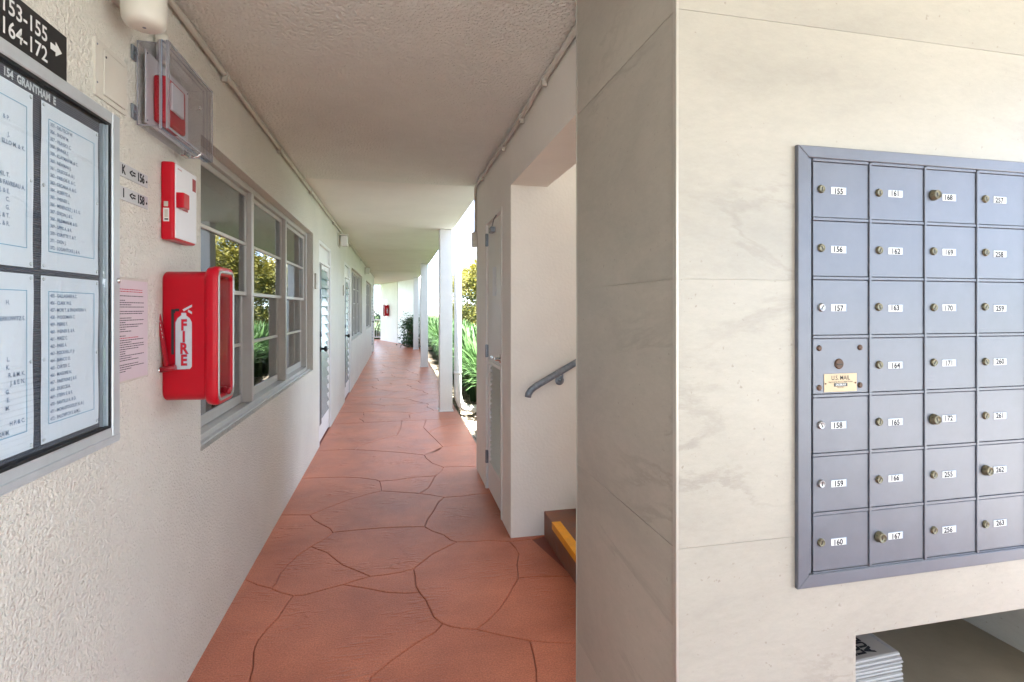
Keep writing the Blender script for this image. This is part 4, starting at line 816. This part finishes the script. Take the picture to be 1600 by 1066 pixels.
# -------- magazines
MAGL = ['', 'magazine second from the bottom of the pile in the niche', 'magazine third from the bottom of the pile in the niche', 'magazine fourth from the bottom of the pile in the niche', 'magazine fifth from the bottom of the pile in the niche', 'magazine sixth from the bottom of the pile in the niche', 'middle magazine of the pile in the niche, seventh from the bottom', 'magazine sixth from the top of the pile in the niche', 'magazine fifth from the top of the pile in the niche', 'magazine fourth from the top of the pile in the niche', 'magazine third from the top of the pile in the niche', 'magazine directly under the top grey printed one of the pile', '']
zt = .3068; ln = 13
for i in range(ln):
    th = .0080+.0035*((i*37) % 5)/5; f = i/(ln-1); w_ = .302-.016*f+random.uniform(-.004, .004); fy = 1.172+.012*f+random.uniform(-.003, .003)
    last = i == ln-1
    b = NB(); a_ = w_; dpt = .40
    # folded spine towards the wall opening: rounded front edge
    prof = [(fy+.006, zt), (fy+.0015, zt+th*.2), (fy, zt+th*.5), (fy+.0015, zt+th*.8), (fy+.006, zt+th), (fy+dpt, zt+th), (fy+dpt, zt)]
    prism(b, prof, 'x', 1.0775, 1.0775+a_)
    for v in b.verts:    # a slight fan towards the right end
        u = max(0, (v.co.x-1.0775)/w_); v.co.z += .010*(u**1.3)*(f**1.4)+.0012*math.sin(i*2.3+u*4)
    lab = {0: 'bottom magazine of the pile in the wall niche', ln-1: 'top magazine of the pile, its grey cover printed in bold black'}.get(i)
    if last: t = thing('magazine', lab, 'magazine', (1.22, fy, zt), 'pile of magazines in the niche'); body = obj('pages', b, 'mag', t)
    else: o = obj('magazine', b, 'mag'); tag(o, lab or MAGL[i], 'magazine', 'pile of magazines in the niche')
    if last:
        q = NB(); v = [q.verts.new(p) for p in ((1.079, fy+.007, zt+th+.0008), (1.0775+w_*.97, fy+.007, zt+th+.011), (1.0775+w_*.97, fy+dpt-.004, zt+th+.011), (1.079, fy+dpt-.004, zt+th+.0008))]
        # follow the fanned top
        q.free(); q = NB(); K = 10; top = []
        for k in range(K+1):
            u = k/K*.985; x = 1.0775+w_*u; z = zt+th+.010*(u**1.3)+.0012*math.sin(i*2.3+u*4)+.0004; top.append((q.verts.new((x, fy+.010, z)), q.verts.new((x, fy+dpt-.002, z))))
        for k in range(K): q.faces.new((top[k][0], top[k+1][0], top[k+1][1], top[k][1]))
        obj('cover', q, 'mag_cover', t)
        for k, s in enumerate(('AUDITORES', 'LUPERON', 'SOUTH', 'ADS')):
            xx = 1.288-k*.030; u = (xx-1.0775)/w_; sl_ = .010/w_*1.3*(u**.3)
            text('lettering', s, .036, (xx, fy+.018, zt+th+.010*(u**1.3)+.0024), (0, 1, 0), (-1/math.hypot(1, sl_), 0, -sl_/math.hypot(1, sl_)), 'ink', t, .0022, .95, align='LEFT')
    zt += th+.0006
# ================================================================== PLANTING
def mesh_np(name, verts, faces, tint, m, parent=None):
    me = bpy.data.meshes.new(name); me.vertices.add(len(verts)); me.vertices.foreach_set('co', verts.astype(np.float32).ravel())
    nf, k = faces.shape; me.loops.add(nf*k); me.loops.foreach_set('vertex_index', faces.astype(np.int32).ravel()); me.polygons.add(nf)
    me.polygons.foreach_set('loop_start', np.arange(0, nf*k, k, dtype=np.int32)); me.polygons.foreach_set('loop_total', np.full(nf, k, dtype=np.int32)); me.update()
    at = me.attributes.new('tint', 'FLOAT', 'POINT'); at.data.foreach_set('value', tint.astype(np.float32)); me.materials.append(M[m]); return link(name, me, parent)
rng = np.random.default_rng(4)
def leaves(cs, nrm, ln_, wd, tint, name, m, parent):
    """elliptic leaves: 6-gon, slightly folded"""
    n = len(cs); d = rng.normal(size=(n, 3)); d -= (d*nrm).sum(1, keepdims=True)*nrm; d /= np.linalg.norm(d, axis=1, keepdims=True); s = np.cross(nrm, d)
    L_ = ln_*(.6+.8*rng.random((n, 1))); W = wd*(.6+.8*rng.random((n, 1)))
    P = [cs-d*L_*.5, cs-d*L_*.15+s*W*.5+nrm*W*.15, cs+d*L_*.2+s*W*.42+nrm*W*.15, cs+d*L_*.5-nrm*L_*.08, cs+d*L_*.2-s*W*.42+nrm*W*.15, cs-d*L_*.15-s*W*.5+nrm*W*.15]
    V_ = np.stack(P, 1).reshape(-1, 3); b0 = (np.arange(n)*6)[:, None]
    F = np.concatenate([b0+np.array([[0, 1, 2, 3]]), b0+np.array([[0, 3, 4, 5]])]); return mesh_np(name, V_, F, np.repeat(tint, 6), m, parent)
def bush(name, label, cx, cy, rx, ry, h, n, m, group, ll=.10, lw=.04, z0=-.1, yellow=1., cat='shrub'):
    t = thing(name, label, cat, (cx, cy, z0), group)
    b = NB()
    for k in range(7):
        a = k*.9; q = [(cx+.05*math.cos(a), cy+.05*math.sin(a), z0)]; 
        for j in range(1, 5): q.append((cx+rx*.16*j*math.cos(a)+random.uniform(-.03, .03), cy+ry*.16*j*math.sin(a), z0+h*.19*j))
        tube(b, q, .018 if h > 1 else .007, 6)
    obj('stem', b, 'bark', t)
    # clumps on an uneven box-ish ellipsoid, leaves round each clump
    nc = max(30, n//28); u = rng.normal(size=(nc, 3)); u /= np.linalg.norm(u, axis=1, keepdims=True); rad = .72+.28*rng.random((nc, 1))**.5
    pw = np.sign(u)*np.abs(u)**.6; cc_ = pw*rad*np.array([rx, ry, h/2*.96])*(1+.10*np.sin(u[:, :1]*9+u[:, 1:2]*7)); cc_ += np.array([cx, cy, z0+h/2])
    idx_ = rng.integers(0, nc, n); off = rng.normal(size=(n, 3))*np.array([.13, .13, .11])*min(1, h); P_ = cc_[idx_]+off; P_[:, 2] = np.maximum(P_[:, 2], z0+.03)
    o_ = P_-np.array([cx, cy, z0+h*.4]); o_ /= np.linalg.norm(o_, axis=1, keepdims=True); nr = o_+rng.normal(size=(n, 3))*.6+np.array([0, 0, .4]); nr /= np.linalg.norm(nr, axis=1, keepdims=True)
    ctint = rng.random(nc)*.5; tt = np.clip(ctint[idx_]+.25*rng.random(n)+yellow*.75*np.clip((P_[:, 2]-z0)/h-.55, 0, 1)*2*(.3+.7*rng.random(n)), 0, 1)
    leaves(P_, nr, ll, lw, tt, 'foliage', m, t); return t
labs = ['nearest tall yellow green shrub of the hedge', 'second tall yellow green shrub of the hedge from the near end', 'third tall yellow green shrub of the hedge', 'fourth tall yellow green shrub of the hedge', 'fifth tall yellow green shrub of the hedge, far down the bed', 'farthest tall yellow green shrub of the hedge']
for k, lb in enumerate(labs):
    bush('hedge_shrub', lb, 3.75+random.uniform(-.15, .15), 8.6+k*3.6, 1.0, 2.0, 3.65+random.uniform(-.25, .2), 15000, 'leaf_yellow', 'tall shrubs of the yellow green hedge', .12, .045)
bush('corner_shrub', 'small dark leafy shrub in the corner before the far white wall', .52, 19.25, .22, .3, 1.25, 2200, 'leaf_dark', None, .07, .04, yellow=.2)
bush('end_shrub', 'dark green shrub behind the railing at the far end', -1.2, 26.0, .9, .7, 1.4, 4000, 'leaf_dark', None, .12, .05, yellow=.2)
# strap-leaved ground cover
def straps(name, pts, h, nb_, m):
    VV = []; FF = []; TT = []; base = 0
    for (x, y) in pts:
        n = nb_; az_ = rng.random(n)*2*math.pi; lean = .3+.8*rng.random(n); Ln = h*(.7+.45*rng.random(n)); wd = .018+.016*rng.random(n)
        r0 = .10*rng.random(n); bx_ = x+np.cos(az_)*r0; by_ = y+np.sin(az_)*r0; dx, dy = np.cos(az_), np.sin(az_); px_, py_ = -dy, dx; tn = rng.random()*.4+.5*rng.random(n)
        seg = []
        for t_ in (0, .35, .65, .88, 1.0):
            hz = Ln*(t_-lean*.55*t_**2.6); rr_ = Ln*lean*t_**1.7*.42; w = wd*(1-t_**3)*1.0+.002
            cx_, cy_ = bx_+dx*rr_, by_+dy*rr_; seg.append(np.stack([np.stack([cx_-px_*w, cy_-py_*w, -.1+hz], 1), np.stack([cx_+px_*w, cy_+py_*w, -.1+hz], 1)], 1))
        S_ = np.stack(seg, 1).reshape(-1, 3); VV.append(S_); b0 = base+np.arange(n)[:, None]*10
        for q in range(4): FF.append(b0+np.array([[2*q, 2*q+1, 2*q+3, 2*q+2]]))
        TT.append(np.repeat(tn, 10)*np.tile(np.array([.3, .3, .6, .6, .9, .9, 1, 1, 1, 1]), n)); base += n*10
    return mesh_np(name, np.concatenate(VV), np.concatenate(FF), np.concatenate(TT), m)
pts = [(1.32+.24*i+rng.uniform(-.09, .09), 6.6+.34*j+rng.uniform(-.1, .1)) for i in range(3) for j in range(55)]
gc = straps('ground_cover', pts, 1.30, 135, 'leaf_strap'); gc['kind'] = 'stuff'
# loose gravel and bark along the slab edge
n = 5200; P_ = np.stack([.83+rng.random(n)**1.3*1.1, 4.7+rng.random(n)**1.4*9, np.full(n, -.10)], 1); S = (.008+.014*rng.random((n, 1)))*np.array([1.3, 1, .6])
oc = np.array([[1, 0, 0], [-1, 0, 0], [0, 1, 0], [0, -1, 0], [0, 0, 1], [0, 0, -1]], float); F8 = np.array([[0, 2, 4], [2, 1, 4], [1, 3, 4], [3, 0, 4], [2, 0, 5], [1, 2, 5], [3, 1, 5], [0, 3, 5]])
ang = rng.random(n)*6.28; ca, sa = np.cos(ang), np.sin(ang); loc = oc[None]*S[:, None]*(.8+.4*rng.random((n, 6, 1))); rx_ = loc[..., 0]*ca[:, None]-loc[..., 1]*sa[:, None]; ry_ = loc[..., 0]*sa[:, None]+loc[..., 1]*ca[:, None]
VV = np.stack([rx_, ry_, loc[..., 2]], -1)+P_[:, None]; FF = (np.arange(n)*6)[:, None, None]+F8[None]
gv = mesh_np('gravel', VV.reshape(-1, 3), FF.reshape(-1, 3), np.repeat(rng.random(n), 6), 'stone'); gv['kind'] = 'stuff'
